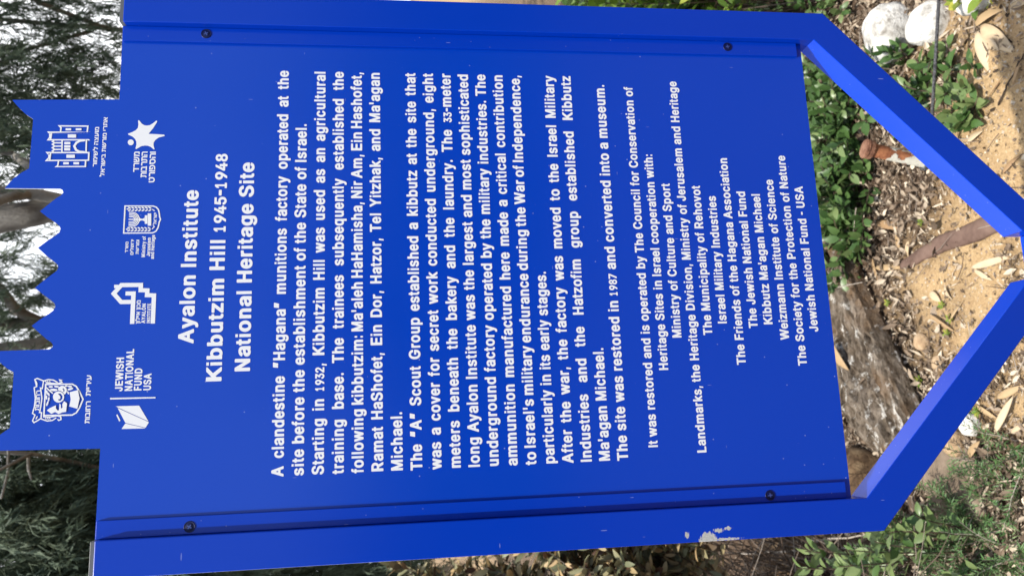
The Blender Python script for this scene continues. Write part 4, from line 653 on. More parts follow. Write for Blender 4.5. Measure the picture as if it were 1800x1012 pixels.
# ------------------------------------------------------------------ ground
SANDY = [(1690, 440, .20), (1750, 470, .2), (1760, 250, .3), (1710, 130, .2), (1780, 100, .3), (1660, 520, .14), (1640, 610, .12), (1700, 690, .16), (1790, 620, .25), (1690, 350, .16), (1800, 800, .12), (1730, 30, .2), (1620, 480, .08)]
MULCH = [(1560, 330, .2), (1590, 290, .15), (1530, 440, .16), (1600, 380, .12), (1500, 780, .2), (1560, 740, .2), (1500, 40, .16), (1640, 110, .16), (1470, 300, .35), (1700, 850, .25), (1630, 900, .4), (1450, 980, .5), (1300, 1000, .6), (1560, 170, .2), (1450, 600, .3), (1605, 455, .08)]
SANDY = [(at(u, v), r) for u, v, r in SANDY]
MULCH = [(at(u, v), r) for u, v, r in MULCH] + [(Vector((-2.5, -4.5, 0)), 2.6), (Vector((-0.3, -9, 0)), 3.5), (Vector((-4, 1.5, 0)), 1.5), (Vector((-3, 5.5, 0)), 3.0), (Vector((3.5, 5.5, 0)), 2.5), (Vector((0, 9, 0)), 5.0)]  # the viewer-side patches are unseen dark ground added to dim the paint's reflections
def soil_mix(x, y):
    """0 = bare sand, 1 = dark leaf mulch"""
    a = np.full(len(x), 0.12); b = np.full(len(x), 0.16)
    for p, r in SANDY: a += np.exp(-(((x - p.x) ** 2 + (y - p.y) ** 2) / (2 * r * r)))
    for p, r in MULCH: b += np.exp(-(((x - p.x) ** 2 + (y - p.y) ** 2) / (2 * r * r)))
    n = vnoise(np.stack([x, y], 1), 9, 5, 4)
    return np.clip((b / (a + b) - 0.5) * 1.7 + 0.5 + (n - 0.5) * 1.5, 0, 1)
def ground_z(x, y):
    p = np.stack([x, y], 1)
    z = (vnoise(p, 1.6, 11, 3) - 0.5) * 0.10 + (vnoise(p, 14, 12, 3) - 0.5) * 0.034 + (vnoise(p, 60, 13, 2) - 0.5) * 0.012
    return z * np.exp(-((x / 9) ** 2 + (y / 9) ** 2))
def gz(x, y): return float(ground_z(np.array([x]), np.array([y]))[0])
def on_ground(u, v, dz=0.0):
    p = at(u, v)
    for _ in range(3): p = at(u, v, gz(p.x, p.y) + dz)
    return p
gx = np.concatenate([[-900, -300, -100, -40, -18, -9, -5, -3.4], np.arange(-2.6, 2.4, 0.016), [3.2, 4.6, 7, 12, 25, 60, 200, 900]])
gy = np.concatenate([[-500, -120, -40, -15, -6, -3, -1.5, -.5, -.1], np.arange(0.1, 3.3, 0.016), [3.6, 4.2, 5, 6.5, 9, 14, 25, 60, 200, 1500]])
XX, YY = np.meshgrid(gx, gy)
xf, yf = XX.ravel(), YY.ravel()
zf = ground_z(xf, yf)
nx, ny = len(gx), len(gy)
ii = (np.arange(ny - 1)[:, None] * nx + np.arange(nx - 1)[None, :]).ravel()
ground = mesh_obj('ground', np.stack([xf, yf, zf], 1), np.stack([ii, ii + 1, ii + nx + 1, ii + nx], 1), M['soil'], None, soil_mix(xf, yf), True)
ground['kind'] = 'structure'
ground['label'] = 'sandy ground strewn with leaf mulch under the sign'

# ------------------------------------------------------------------ the sign
HX = 0.40                      # half of the frame's width
PI_ = 0.3537                   # inner face of the side posts
ZI = 0.0208                    # inner lower frame corner
TOP = 1.0635
DEP = 0.041
XC = 0.0376                    # half width of the centre post
ZB_O, ZB_I = -0.393, -0.330    # where the brace edges would meet on the axis
Y_ST, Y_PN = 0.012, 0.017      # front of strips and of panel
sign = thing('information_sign', (0, 0.02, 0), 'blue metal information sign with white lettering and battlement top on a V-footed frame', 'sign')

def prism(poly, y0, y1, skip=()):
    """a plate cut to an outline of (x, z) given counter-clockwise as seen from the front"""
    n = len(poly)
    V = [(x, y0, z + H0) for x, z in poly] + [(x, y1, z + H0) for x, z in poly]
    F = [list(range(n)), list(range(2 * n - 1, n - 1, -1))]
    for i in range(n):
        if i in skip: continue
        j = (i + 1) % n
        F.append([i, n + i, n + j, j])
    return V, F
def bevel(o, wdt=0.0012, seg=2):
    b = o.modifiers.new('bevel', 'BEVEL'); b.width = wdt; b.segments = seg; b.limit_method = 'ANGLE'; b.angle_limit = math.radians(40)

def brace_z(x, inner):
    return (ZB_I + (ZI - ZB_I) * x / PI_) if inner else (ZB_O + (0 - ZB_O) * x / HX)
for sgn in (1, -1):
    def mir(pl): return pl if sgn > 0 else [(-x, z) for x, z in pl][::-1]
    # side post with its mitred foot (edge order keeps the mitre open)
    pl = mir([(HX, 0), (HX, TOP), (PI_, TOP), (PI_, ZI)])
    sk = [k for k in range(4) if {pl[k], pl[(k + 1) % 4]} == {(sgn * HX, 0), (sgn * PI_, ZI)}]
    V, F = prism(pl, 0, DEP, sk)
    po = mesh_obj('side_post', V, F, M['frame'] if sgn > 0 else M['frame_chip'], sign)
    bevel(po)
    if sgn < 0: po['label'] = 'side post with a scraped patch of bare metal'
    V, F = prism(mir([(HX - .001, TOP), (HX - .001, TOP + .0062), (PI_ + .001, TOP + .0062), (PI_ + .001, TOP)]), .003, DEP - .001)
    bevel(mesh_obj('end_cap', V, F, M['cap'], po), .0008)
    pl = mir([(HX, 0), (PI_, ZI), (XC, brace_z(XC, True)), (XC, brace_z(XC, False))])
    sk = [k for k in range(4) if {pl[k], pl[(k + 1) % 4]} == {(sgn * HX, 0), (sgn * PI_, ZI)}]
    V, F = prism(pl, 0, DEP, sk)
    # prism lists the outline either way round; recompute below
    br = mesh_obj('brace_bar', V, F, M['frame'], sign)
    bevel(br)
    V, F = prism(mir([(PI_ - .0004, .0445), (PI_ - .0004, 1.0672), (.3308, 1.0672), (.3308, .0445)]), Y_ST, Y_PN - .0002)
    st = mesh_obj('clamp_strip', V, F, M['frame'], sign)
    bevel(st, .0006)
    for z in (0.9527, 0.1607):
        c = Cloud(); x = sgn * .3440
        n = 28
        ring = lambda r, y: [(x + r * math.cos(2 * math.pi * k / n), y, z + H0 + r * math.sin(2 * math.pi * k / n)) for k in range(n)]
        prof = [(.0072, Y_ST + .0001), (.0072, Y_ST - .0006), (.0066, Y_ST - .0009), (.0060, Y_ST - .0002), (.0052, Y_ST - .0004), (.003, Y_ST - .0009), (.0008, Y_ST - .001)]
        V = []; F = []
        for r, y in prof: V += ring(r, y)
        for a in range(len(prof) - 1):
            for k in range(n): F.append([a * n + k, a * n + (k + 1) % n, (a + 1) * n + (k + 1) % n, (a + 1) * n + k])
        F.append([(len(prof) - 1) * n + k for k in range(n)])
        c.add(V, F)
        sc_ = c.build('screw', M['screw'], st, True)
        sc_.data.materials.append(M['recess'])
        bm = bmesh.new(); bm.from_mesh(sc_.data)
        a0 = random.uniform(0, 1.5)
        for a in (a0, a0 + math.pi / 2):
            L, wd = .0031, .0008
            yy = Y_ST - .00118 - (.00006 if a != a0 else 0) - 0.02
            ca, sa = math.cos(a), math.sin(a)
            q = [bm.verts.new((x + p * ca - w_ * sa, yy, z + H0 + p * sa + w_ * ca)) for p, w_ in ((-L, -wd), (L, -wd), (L, wd), (-L, wd))]
            f = bm.faces.new(q); f.material_index = 1
        bmesh.ops.recalc_face_normals(bm, faces=bm.faces)
        bm.to_mesh(sc_.data); bm.free()
# centre post
V, F = prism([(-XC - .0003, -H0 - .05), (XC - .0003, -H0 - .05), (XC - .0003, -.322), (-XC - .0003, -.322)], .001, DEP - .001)
cp = mesh_obj('centre_post', V, F, M['frame'], sign)
bevel(cp)

# the panel, cut like a battlement along its top
def mirrored(right): return right + [(-x, z) for x, z in right[::-1]]
right = [(352.5, 35.0), (352.5, 1069.5), (240.2, 1066.3), (237.2, 1206.0), (231.3, 1201.3), (223.8, 1194.6), (216, 1186.6), (209.4, 1177.2), (138.4, 1177.6), (133.0, 1186.2), (123.4, 1197.2), (110.2, 1206.5),
         (109.6, 1136.5), (107.6, 1133.0), (104.2, 1131.9), (100.0, 1134.8), (96.2, 1140.5), (87, 1150.5), (78.0, 1160.0), (70, 1150.5), (62.0, 1139.3), (57.5, 1134.0), (53.0, 1132.2), (48.6, 1133.4), (44.2, 1138.3), (36, 1149), (27.2, 1159.3), (17, 1148.5), (8.2, 1137.9), (4.2, 1133.3), (0.0, 1131.6)]
left = [(-x, z) for x, z in right[:-1]][::-1]
outline = [((x * 1.0066 + (1.5 if abs(x) < 300 else 0)) / 1000, (z * 1.007 - 4.8 if abs(x) < 300 else z) / 1000) for x, z in right + left]
def plate(outline, y0, y1, name, mat_front, mat_side, parent):
    n = len(outline)
    V = [(x, y0, z + H0) for x, z in outline] + [(x, y1, z + H0) for x, z in outline]
    tri = tessellate_polygon([[Vector((x, z, 0)) for x, z in outline]])
    F = []
    for t in tri:
        a, b, c = [Vector(outline[i]) for i in t]
        t = list(t)
        if (b - a).cross(c - a) < 0: t = t[::-1]
        F.append(t); F.append([i + n for i in t[::-1]])
    k = len(F)
    for i in range(n):
        j = (i + 1) % n
        F.append([i, j, n + j, n + i])
    o = mesh_obj(name, V, F, mat_front, parent)
    o.data.materials.append(mat_side)
    bm = bmesh.new(); bm.from_mesh(o.data); bm.faces.ensure_lookup_table()
    for i, f in enumerate(bm.faces): f.material_index = 1 if i >= k else 0
    bmesh.ops.recalc_face_normals(bm, faces=bm.faces)
    bm.to_mesh(o.data); bm.free()
    return o
panel = plate(outline, Y_PN, Y_PN + .0026, 'panel', M['panel'], M['edge'], sign)

# ------------------------------------------------------------------ lettering
def _inside(p, l):
    c = False
    for (x0, y0), (x1, y1) in zip(l, l[1:] + l[:1]):
        if (y0 > p[1]) != (y1 > p[1]) and p[0] < (x1 - x0) * (p[1] - y0) / (y1 - y0) + x0: c = not c
    return c
GL = {}
for ch, (adv, lps) in GLYPHS.items():
    loops = [[(q[i] / 1000, q[i + 1] / 1000) for i in range(0, len(q), 2)] for q in lps]
    outer = [l for l in loops if not any(k is not l and _inside(l[0], k) for k in loops)]
    flat = []; tris = []
    for o_ in outer:
        grp = [o_] + [l for l in loops if l not in outer and _inside(l[0], o_)]
        n0 = len(flat)
        flat += [p for l in grp for p in l]
        tris += [[i + n0 for i in t] for t in tessellate_polygon([[Vector((x, y, 0)) for x, y in l] for l in grp])]
    GL[ch] = (adv / 1000, flat, tris)
Y_TX = Y_PN - .00022
def width(s, dig=.76):
    return sum((.278 if c == ' ' else GL[c][0] * (dig if c.isdigit() else 1)) for c in s)
def put_p(cl, s, x0, x1, z, size, *a, **k):
    put(cl, s, x0 * 1.0066 + .0015, x1 * 1.0066 + .0015, z * 1.007 - .0048, size * 1.007, *a, **k)
def put(cl, s, x0, x1, z, size, just=False, dig=.76, sx=None):
    """one line of lettering between x0 and x1 (metres on the panel), baseline at z"""
    nat = width(s, dig) * size
    gap = .278 * size; k = 1.0; track = 0.0
    if just:
        nsp = s.count(' ')
        glyphs = nat - nsp * .278 * size
        k = .90
        gap = (x1 - x0 - glyphs * k) / nsp
        if gap < .16 * size:
            gap = .16 * size
            k = (x1 - x0 - nsp * gap) / glyphs
    else:
        k = (x1 - x0) / nat; gap *= k
    x = x0
    for ch in s:
        if ch == ' ': x += gap; continue
        adv, pts, tris = GL[ch]
        q = dig if ch.isdigit() else 1.0
        V = [(x + px * size * k * q, Y_TX, z + H0 + py * size * q) for px, py in pts]
        F = []
        for t in tris:
            a, b, c = [Vector(pts[i]) for i in t]
            F.append(t if (b - a).cross(c - a) > 0 else t[::-1])
        cl.add(V, F)
        x += adv * size * k * q + track
    return k
head = Cloud()
for s, x0, x1, z in (("Ayalon Institute", -.1071, .1083, .955), ("Kibbutzim Hill 1945-1948", -.1603, .1616, .9175), ("National Heritage Site", -.1477, .1490, .8809)):
    put_p(head, s, x0, x1, z, .0281, dig=.8)
head.build('heading_text', M['white'], panel)
BODY = ['A clandestine ”Hagana” munitions factory operated at the', '*.2075 site before the establishment of the State of Israel.', 'Starting in 1932, Kibbutzim Hill was used as an agricultural', 'training base. The trainees subsequently established the',
        "following kibbutzim: Ma'aleh HaHamisha, Nir Am, Ein Hashofet,", "Ramat HaShofet, Ein Dor, Hatzor, Tel Yitzhak, and Ma'agan", '*-.2065 Michael.', 'The “A” Scout Group established a kibbutz at the site that', 'was a cover for secret work conducted underground, eight',
        'meters beneath the bakery and the laundry. The 33-meter', 'long Ayalon Institute was the largest and most sophisticated', 'underground factory operated by the military industries. The', 'ammunition manufactured here made a critical contribution', "to Israel's military endurance during the War of Independence,",
        '*-.0140 particularly in its early stages.', 'After the war, the factory was moved to the Israel Military', 'Industries and the Hatzofim group established Kibbutz', "*-.1265 Ma'agan Michael.", '*.2759 The site was restored in 1987 and converted into a museum.']
bd = Cloud()
for i, s in enumerate(BODY):
    z = .8352 - .02608 * i
    if s[0] == '*':
        x1, s = s[1:].split(' ', 1); put_p(bd, s, -.2866, float(x1), z, .0221)
    else: put_p(bd, s, -.2866, .2886, z, .0221, True)
bd.build('body_text', M['white'], panel)
CRED = [("It was restored and is operated by The Council for Conservation of", .2715), ("Heritage Sites in Israel cooperation with:", .1638), ("Ministry of Culture and Sport", .1175), ("Landmarks, the Heritage Division, Ministry of Jerusalem and Heritage", .2823), ("The Municipality of Rehovot", .1140),
        ("Israel Military Industries", .0981), ("The Friends of the Hagana Association", .1588), ("The Jewish National Fund", .1055), ("Kibbutz Ma'agan Michael", .1014), ("Weizmann Institute of Science", .1239), ("The Society for the Protection of Nature", .1628), ("Jewish National Fund - USA", .1132)]
cd_ = Cloud()
for i, (s, hw) in enumerate(CRED):
    put_p(cd_, s, .0008 - hw, .0008 + hw, .3216 - .02362 * i, .0193)
cd_.build('credits_text', M['white'], panel)

EM = {'fort': 'white line emblem of a fortress gate with two lines of Hebrew lettering', 'lamp': 'white shield emblem with a branched lamp between two branches and small lettering', 'house': 'white stepped house emblem with lettering',
      'town': 'white town crest under a ribbon with Hebrew lettering below', 'fund': 'white folded leaf emblem beside block lettering', 'star': 'white leaping star emblem with a dot and Hebrew lettering'}
for key, (polys, texts) in LOGOS.items():
    c = Cloud()
    for k, pl in enumerate(polys):
        loops = [[(l[i], l[i + 1]) for i in range(0, len(l), 2)] for l in pl]
        flat = [p for l in loops for p in l]
        F = []
        for t in tessellate_polygon([[Vector((x, z, 0)) for x, z in l] for l in loops]):
            a, b, d = [Vector(flat[i]) for i in t]
            F.append(list(t) if (b - a).cross(d - a) > 0 else list(t)[::-1])
        c.add([(x / 1000, Y_TX - .00002 * (k + 1), z / 1000 + H0) for x, z in flat], F)
    for s, x0, x1, z, cap in texts:
        heb = ord(s[0]) > 0x500
        put(c, s[::-1] if heb else s, x0 / 1000, x1 / 1000, z / 1000, cap / 1000 / (.6 if heb else .718))
    o = c.build('emblem', M['white'], panel)
    o['label'] = EM[key]

# ------------------------------------------------------------------ stones and timber
def boulder(name, u, v, sx, sy, sz, mat, label, seed, rough=.18, sink=.35, cat='rock', rz=0.0, sub=4, group=None):
    bm = bmesh.new(); bmesh.ops.create_icosphere(bm, subdivisions=sub, radius=1)
    P = np.array([q.co[:] for q in bm.verts])
    F = [[q.index for q in f.verts] for f in bm.faces]; bm.free()
    n = vnoise(P, 1.1, seed, 3) - .5; n2 = vnoise(P, 5, seed + 9, 3) - .5
    P = P * (1 + rough * 2.2 * n + rough * .5 * n2)[:, None]
    P = np.sign(P) * np.abs(P) ** .85
    P = P * np.array([sx, sy, sz])
    c, s = math.cos(rz), math.sin(rz)
    P = np.stack([P[:, 0] * c - P[:, 1] * s, P[:, 0] * s + P[:, 1] * c, P[:, 2]], 1)
    p = on_ground(u, v)
    P += np.array([p.x, p.y, p.z + sz * (1 - 2 * sink)])
    o = mesh_obj(name, P, F, mat, None, None, True)
    return tag(o, label, cat, group)
boulder('white_rock', 1578, 62, .095, .092, .08, M['chalk'], 'large white limestone rock with grey stains nearest the sign frame', 21, .26, .34)
boulder('white_rock', 1641, 42, .062, .075, .055, M['chalk'], 'smooth white rock crossed by the dark rope', 22, .2, .34)
boulder('white_rock', 1722, -12, .062, .06, .045, M['chalk'], 'white rock at the edge of the picture beside tan dry leaves', 23, .14, .3)
boulder('brown_rock', 1530, 850, .13, .12, .10, M['brownrock'], 'rough brown rock in the lower corner between panel and brace bar', 24, .2, .35)
boulder('tan_stone', 1691, 778, .045, .04, .035, M['tanrock'], 'small tan stone casting a shadow on the flat brown slab', 25, .2, .25, 'stone', sub=3)
boulder('white_stone', 1713, 745, .035, .03, .03, M['chalk'], 'small crumpled white stone below the brace bar', 26, .3, .3, 'stone', sub=3)
boulder('flat_slab', 1678, 836, .17, .15, .035, M['flatrock'], 'flat dull brown stone slab under the needle bush', 27, .1, .4, rz=.4)
boulder('cream_stone', 1120, 1012, .55, .4, .28, M['tanrock'], 'pale cream boulder far behind the bare twigs', 28, .2, .4)
boulder('brown_rock', 1400, 1025, .2, .2, .14, M['brownrock'], 'dark brown rock behind the leafy sprigs left of the frame', 29, .2, .4)
boulder('small_stone', 1625, 600, .03, .026, .022, M['tanrock'], 'little rounded tan stone in front of the timber', 30, .2, .3, 'stone', sub=3)
boulder('small_stone', 1655, 638, .028, .024, .018, M['tanrock'], 'little tan pebble stone beside the brace bar', 31, .2, .3, 'stone', sub=3)

def timber():
    a = on_ground(1506, 440); b = on_ground(1640, 735)
    d = (b - a); d.z = 0; L = d.length; d.normalize()
    s = Vector((-d.y, d.x, 0))
    if s.y < 0: s = -s            # away from the viewer
    wd, ht = .36, .075
    nl, prof = 200, []
    for k in range(9): prof.append((.05 * max(0, 1 - k / 3.5), -.03 + (ht + .03) * k / 8))
    for k in range(1, 57): prof.append((wd * k / 56, ht + .012 * math.sin(k * .175)))
    for k in range(1, 6): prof.append((wd, ht - (ht + .03) * k / 5))
    V = []; F = []
    npf = len(prof)
    ax = np.linspace(-.10, L + .05, nl)
    for i in range(nl):
        for (q, z) in prof: V.append(a + d * float(ax[i]) + s * q + Vector((0, 0, z)))
    V = np.array([q[:] for q in V])
    loc = np.stack([np.repeat(ax, npf), np.tile([p[0] for p in prof], nl), np.tile([p[1] for p in prof], nl)], 1)
    st = loc * np.array([1.0, 6.0, 6.0])
    n = vnoise(st, 5.0, 41, 6) - .5 + .5 * (vnoise(loc, 30, 47, 4) - .5)
    crack = np.abs(vnoise(st, 2.6, 44, 3) - .5)
    dep = n * .06 - np.clip(.06 - crack, 0, .06) * .75
    top = (loc[:, 1] > .0) & (loc[:, 2] > ht * .7)
    V[:, 2] += np.where(top, dep, 0)
    V[:, :2] += np.outer(np.where(~top, n * .012, 0), [s.x, s.y])
    rag = (vnoise(loc * np.array([0, 1, 1]), 22, 49, 3) - .5) * .26 - loc[:, 1] * .3
    V += np.outer(np.clip((loc[:, 0] - L + .25) / .3, 0, 1) * rag, d[:])
    V[:, 2] -= np.clip((loc[:, 0] - L + .15) / .2, 0, 1) * np.where(top, .03, 0)
    for i in range(nl - 1):
        for k in range(npf - 1):
            F.append([i * npf + k, (i + 1) * npf + k, (i + 1) * npf + k + 1, i * npf + k + 1])
    F.append(list(range(npf))); F.append([(nl - 1) * npf + k for k in range(npf)][::-1])
    o = mesh_obj('weathered_timber', V, F, M['timber'], None, None, False)
    tag(o, 'weathered grey timber baulk with lichen lying on the ground behind the panel', 'timber')
timber()

# ------------------------------------------------------------------ rusty stake, rope, root
def stake():
    b = on_ground(1706, 300)
    t = None
    r = ray(1524, 262)
    k = (b.y + .03 - C_POS.y) / r.y
    t = C_POS + r * k
    e = thing('rusty_stake', b, 'short rusty pipe stake with flaking white paint and a capped top', 'stake')
    ax = (t - b); L = ax.length; ax.normalize()
    c = Cloud()
    n = 20
    c.tube([b - ax * .08] + [b + ax * (L * i / 12) for i in range(12)] + [t - ax * .012], [.0205] * 14, n)
    pipe = c.build('pipe', M['rust'], e, True)
    c = Cloud()
    f = [(-.016, .022), (-.014, .0285), (-.004, .0295), (-.0035, .0265), (.0005, .0265), (.001, .0300), (.008, .0295), (.010, .0270), (.0105, .0)]
    c.tube([t + ax * q for q, _ in f], [max(r_, .0005) for _, r_ in f], 26)
    c.build('cap', M['rustcap'], e, False)
    return b, t, ax
sb, stt, sax = stake()
def rope():
    r = ray(1633, 287); k = (sb.y - C_POS.y) / r.y; p0 = C_POS + r * k
    r = ray(1647, -40); k = (sb.y - .22 - C_POS.y) / r.y; p1 = C_POS + r * k
    p1 = p1 + (p1 - p0) * 1.2
    L = (p1 - p0).length
    n = int(L / .0035)
    c = Cloud()
    dirv = (p1 - p0).normalized(); a = dirv.cross(Vector((0, 0, 1))).normalized(); b = a.cross(dirv)
    for st in range(3):
        pts = []
        for i in range(n + 1):
            f = i / n; th = f * L / .02 * 2 * math.pi + st * 2.094
            p = p0 + (p1 - p0) * f + Vector((0, 0, -.03 * math.sin(math.pi * min(1, f)))) * .3
            pts.append(p + a * .0026 * math.cos(th) + b * .0026 * math.sin(th))
        c.tube(pts, .0027, 6)
    # loop round the stake
    for tt in (0, .007):
        q = p0 + Vector((0, 0, tt)) ; q = sb + sax * ((p0 - sb).dot(sax) + tt)
        a2 = sax.orthogonal().normalized(); b2 = sax.cross(a2)
        c.tube([q + a2 * .0245 * math.cos(k * .3) + b2 * .0245 * math.sin(k * .3) for k in range(22)], .004, 6)
    o = c.build('rope', M['rope'], None, True)
    tag(o, 'dark twisted rope stretched from the rusty stake past the white rocks', 'rope')
rope()
def root():
    px = [(1765, 385, .030), (1735, 398, .030), (1700, 412, .031), (1665, 425, .030), (1640, 436, .027), (1620, 447, .022), (1600, 460, .022), (1580, 468, .012)]
    c = Cloud(); pts = []; rr = []
    for u, v, r in px:
        p = on_ground(u, v, .006); pts.append(p); rr.append(r)
    P = []; R_ = []
    for i in range(len(pts) - 1):
        for k in range(5):
            f = k / 5; P.append(pts[i].lerp(pts[i + 1], f)); R_.append(rr[i] * (1 - f) + rr[i + 1] * f)
    c.tube(P, R_, 16)
    v = c.v[0]; n = vnoise(v, 22, 61, 3) - .5
    cen = np.repeat(np.array([q[:] for q in P]), 16, 0)
    v[:] = cen + (v - cen) * (1 + .35 * n)[:, None] * np.array([1, 1, .5])
    o = c.build('root', M['root'], None, True)
    tag(o, 'smooth brown root half buried in the sand below the frame point', 'root')
root()

# ------------------------------------------------------------------ loose dry leaves one can tell apart
def dry_leaf(u0, v0, u1, v1, wfrac, label, t=.6, curl=.5, fold=.25, lift=.012, mat='dryleaf', name='dry_leaf'):
    a = on_ground(u0, v0, lift); b = on_ground(u1, v1, lift)
    d = b - a; L = d.length
    c = Cloud()
    c.leaf(a, d + Vector((0, 0, .2 * curl * L)), (random.uniform(-.25, .25), random.uniform(-.35, .1), 1), L * 1.03, L * wfrac, fold, curl, t, 10, random.uniform(-.5, .5), .85)
    o = c.build(name, M[mat], None, True)
    s = o.modifiers.new('thickness', 'SOLIDIFY'); s.thickness = .0008
    tag(o, label, 'dry leaf', 'loose dry leaves on the ground')
dry_leaf(1715, 46, 1753, 12, .34, 'boat shaped tan dry leaf beside the topmost white rock', .45, .9, .6, .02)
dry_leaf(1717, 55, 1742, 130, .24, 'long pale lance shaped dry leaf on bare sand right of the rope', .95, .35)
dry_leaf(1724, 44, 1776, 90, .30, 'broad pale dry leaf with a notched tip near the picture corner', .8, .3)
dry_leaf(1776, 12, 1806, 2, .42, 'large tan dry leaf cut off by the picture corner', .7, .3)
dry_leaf(1738, 70, 1752, 88, .5, 'short pale dry leaf with a pinkish shade between two longer leaves', .9, .3)
dry_leaf(1541, 391, 1584, 401, .22, 'bright orange tan curled leaf above the brown root end', .1, .8, .4, .02)
dry_leaf(1576, 403, 1579, 442, .2, 'narrow tan leaf hanging under the orange curled leaf', .35, .4)
dry_leaf(1597, 423, 1593, 452, .28, 'small grey leaf standing at the tip of the brown root', .75, .5, .5, .02)
dry_leaf(1533, 452, 1541, 498, .13, 'slim brown leaf lying along the shaded end of the timber', .3, .3)
dry_leaf(1538, 471, 1582, 469, .16, 'straight tan leaf lying across the litter by the timber', .45, .3)
dry_leaf(1706, 471, 1775, 452, .13, 'cream strip leaf crossing another near the frame point', .95, .3)
dry_leaf(1712, 474, 1740, 492, .2, 'cream leaf forming the short arm of the crossed pair', .9, .3)
dry_leaf(1632, 551, 1673, 583, .12, 'pinkish brown strip leaf in front of the timber', .3, .3)
dry_leaf(1635, 512, 1650, 529, .45, 'pale oval leaf in front of the timber', .85, .4)
dry_leaf(1661, 503, 1668, 530, .3, 'cream curled leaf on sand near the frame point', .9, .9, .5)
dry_leaf(1668, 565, 1690, 528, .12, 'thin tan strip leaf beside green seedlings', .55, .2)
dry_leaf(1466, 606, 1482, 656, .3, 'tan leaf standing against the panel edge over the timber', .4, .8, .4, .09)
dry_leaf(1748, 762, 1776, 700, .16, 'long forked cream bark strip at the needle bush', .95, .3, .2, .03)
dry_leaf(1775, 760, 1800, 745, .2, 'short cream bark strip at the picture edge', .85, .3, .2, .02)
dry_leaf(1716, 712, 1748, 735, .24, 'broad tan bark piece beside the brace bar', .55, .3)
dry_leaf(1752, 700, 1795, 678, .22, 'tan bark piece lying on sand under the frame', .5, .3)
dry_leaf(1703, 805, 1716, 775, .32, 'olive tan leaf on the flat brown slab', .4, .5, .4, .04)
dry_leaf(1780, 150, 1795, 95, .12, 'thin brown strip of bark on the bare sand at the right', .2, .2)
dry_leaf(1735, 175, 1765, 130, .05, 'dark thin stick shaped leaf stalk on the bare sand', .0, .1)
dry_leaf(1700, 250, 1722, 230, .3, 'small cream leaf on the sand outside the brace bar', .95, .4)
dry_leaf(1762, 305, 1790, 270, .2, 'reddish brown leaf at the edge of the sand patch', .12, .6)

# ------------------------------------------------------------------ leaf litter and grit: ground cover nobody could count
def litter(name, label, n, lo, hi, mulch_only, seed, mat, tints):
    r = random.Random(seed); c = Cloud()
    k = 0; tries = 0
    while k < n and tries < n * 12:
        tries += 1
        u = r.uniform(1385, 1850); v = r.uniform(-40, 1050)
        p = at(u, v)
        m_ = float(soil_mix(np.array([p.x]), np.array([p.y]))[0])
        if r.random() > (m_ if mulch_only else .35 + .65 * m_) + .03: continue
        L = r.uniform(lo, hi) * (1 if r.random() < .8 else 1.6)
        a = r.uniform(0, 2 * math.pi)
        z = gz(p.x, p.y) + r.uniform(.001, .022) * (.3 + m_)
        d = Vector((math.cos(a), math.sin(a), r.gauss(0, .35)))
        nr = Vector((r.gauss(0, .5), r.gauss(0, .5), 1))
        c.leaf((p.x, p.y, z), d, nr, L, L * r.choice([.14, .2, .3, .42, .5]), r.uniform(.0, .7), r.uniform(-1.2, 1.6), min(1, max(0, r.choice(tints) + r.gauss(0, .12))), 3, r.uniform(-1, 1))
        k += 1
    o = c.build(name, mat, None, False)
    o['kind'] = 'stuff'; o['label'] = label; o['category'] = 'leaf litter'
litter('leaf_litter', 'curled brown and grey dead leaves carpeting the ground', 11000, .012, .036, True, 3, M['litter'], [.15, .25, .4, .5, .6, .75, .9])
litter('leaf_crumbs', 'small broken bits of leaf and bark scattered over the sand', 10000, .005, .019, False, 4, M['litter'], [.04, .2, .4, .55, .8, .95])
litter('bark_litter', 'pale curled leaves and bark flakes lying loose over the mulch', 420, .03, .06, True, 8, M['litter'], [.3, .5, .7, .85, .95])
def sticks(n):
    r = random.Random(12); c = Cloud()
    for _ in range(n):
        u = r.uniform(1400, 1840); v = r.uniform(-30, 1040); p = at(u, v)
        if r.random() > float(soil_mix(np.array([p.x]), np.array([p.y]))[0]) + .12: continue
        L = r.uniform(.03, .13); a = r.uniform(0, 6.28); z = gz(p.x, p.y) + r.uniform(.004, .02)
        q = Vector((p.x, p.y, z)); d = Vector((math.cos(a), math.sin(a), r.gauss(0, .12)))
        k = Vector((r.gauss(0, .15), r.gauss(0, .15), 0))
        c.tube([q, q + d * L * .5 + k * L * .3, q + d * L], [.0016, .0014, .0008], 4, r.uniform(.1, 1))
    o = c.build('stick_litter', M['stem']); o['kind'] = 'stuff'; o['label'] = 'thin dry sticks mixed into the leaf litter'; o['category'] = 'sticks'
sticks(700)
def grit(n):
    r = random.Random(5); c = Cloud()
    O = [(1, 0, 0), (-1, 0, 0), (0, 1, 0), (0, -1, 0), (0, 0, 1), (0, 0, -1)]
    F = [[0, 2, 4], [2, 1, 4], [1, 3, 4], [3, 0, 4], [2, 0, 5], [1, 2, 5], [3, 1, 5], [0, 3, 5]]
    for _ in range(n):
        p = at(r.uniform(1390, 1850), r.uniform(-40, 1050)); s = r.choice([.0015, .002, .003, .004, .006]); z = gz(p.x, p.y)
        c.add([(p.x + x * s * r.uniform(.7, 1.4), p.y + y * s * r.uniform(.7, 1.4), z + q * s * r.uniform(.5, 1)) for x, y, q in O], F, min(1, max(0, r.gauss(.62, .25))))
    o = c.build('grit', M['litter']); o['kind'] = 'stuff'; o['label'] = 'pale grit and pebbles sprinkled on the soil'; o['category'] = 'grit'
grit(6000)

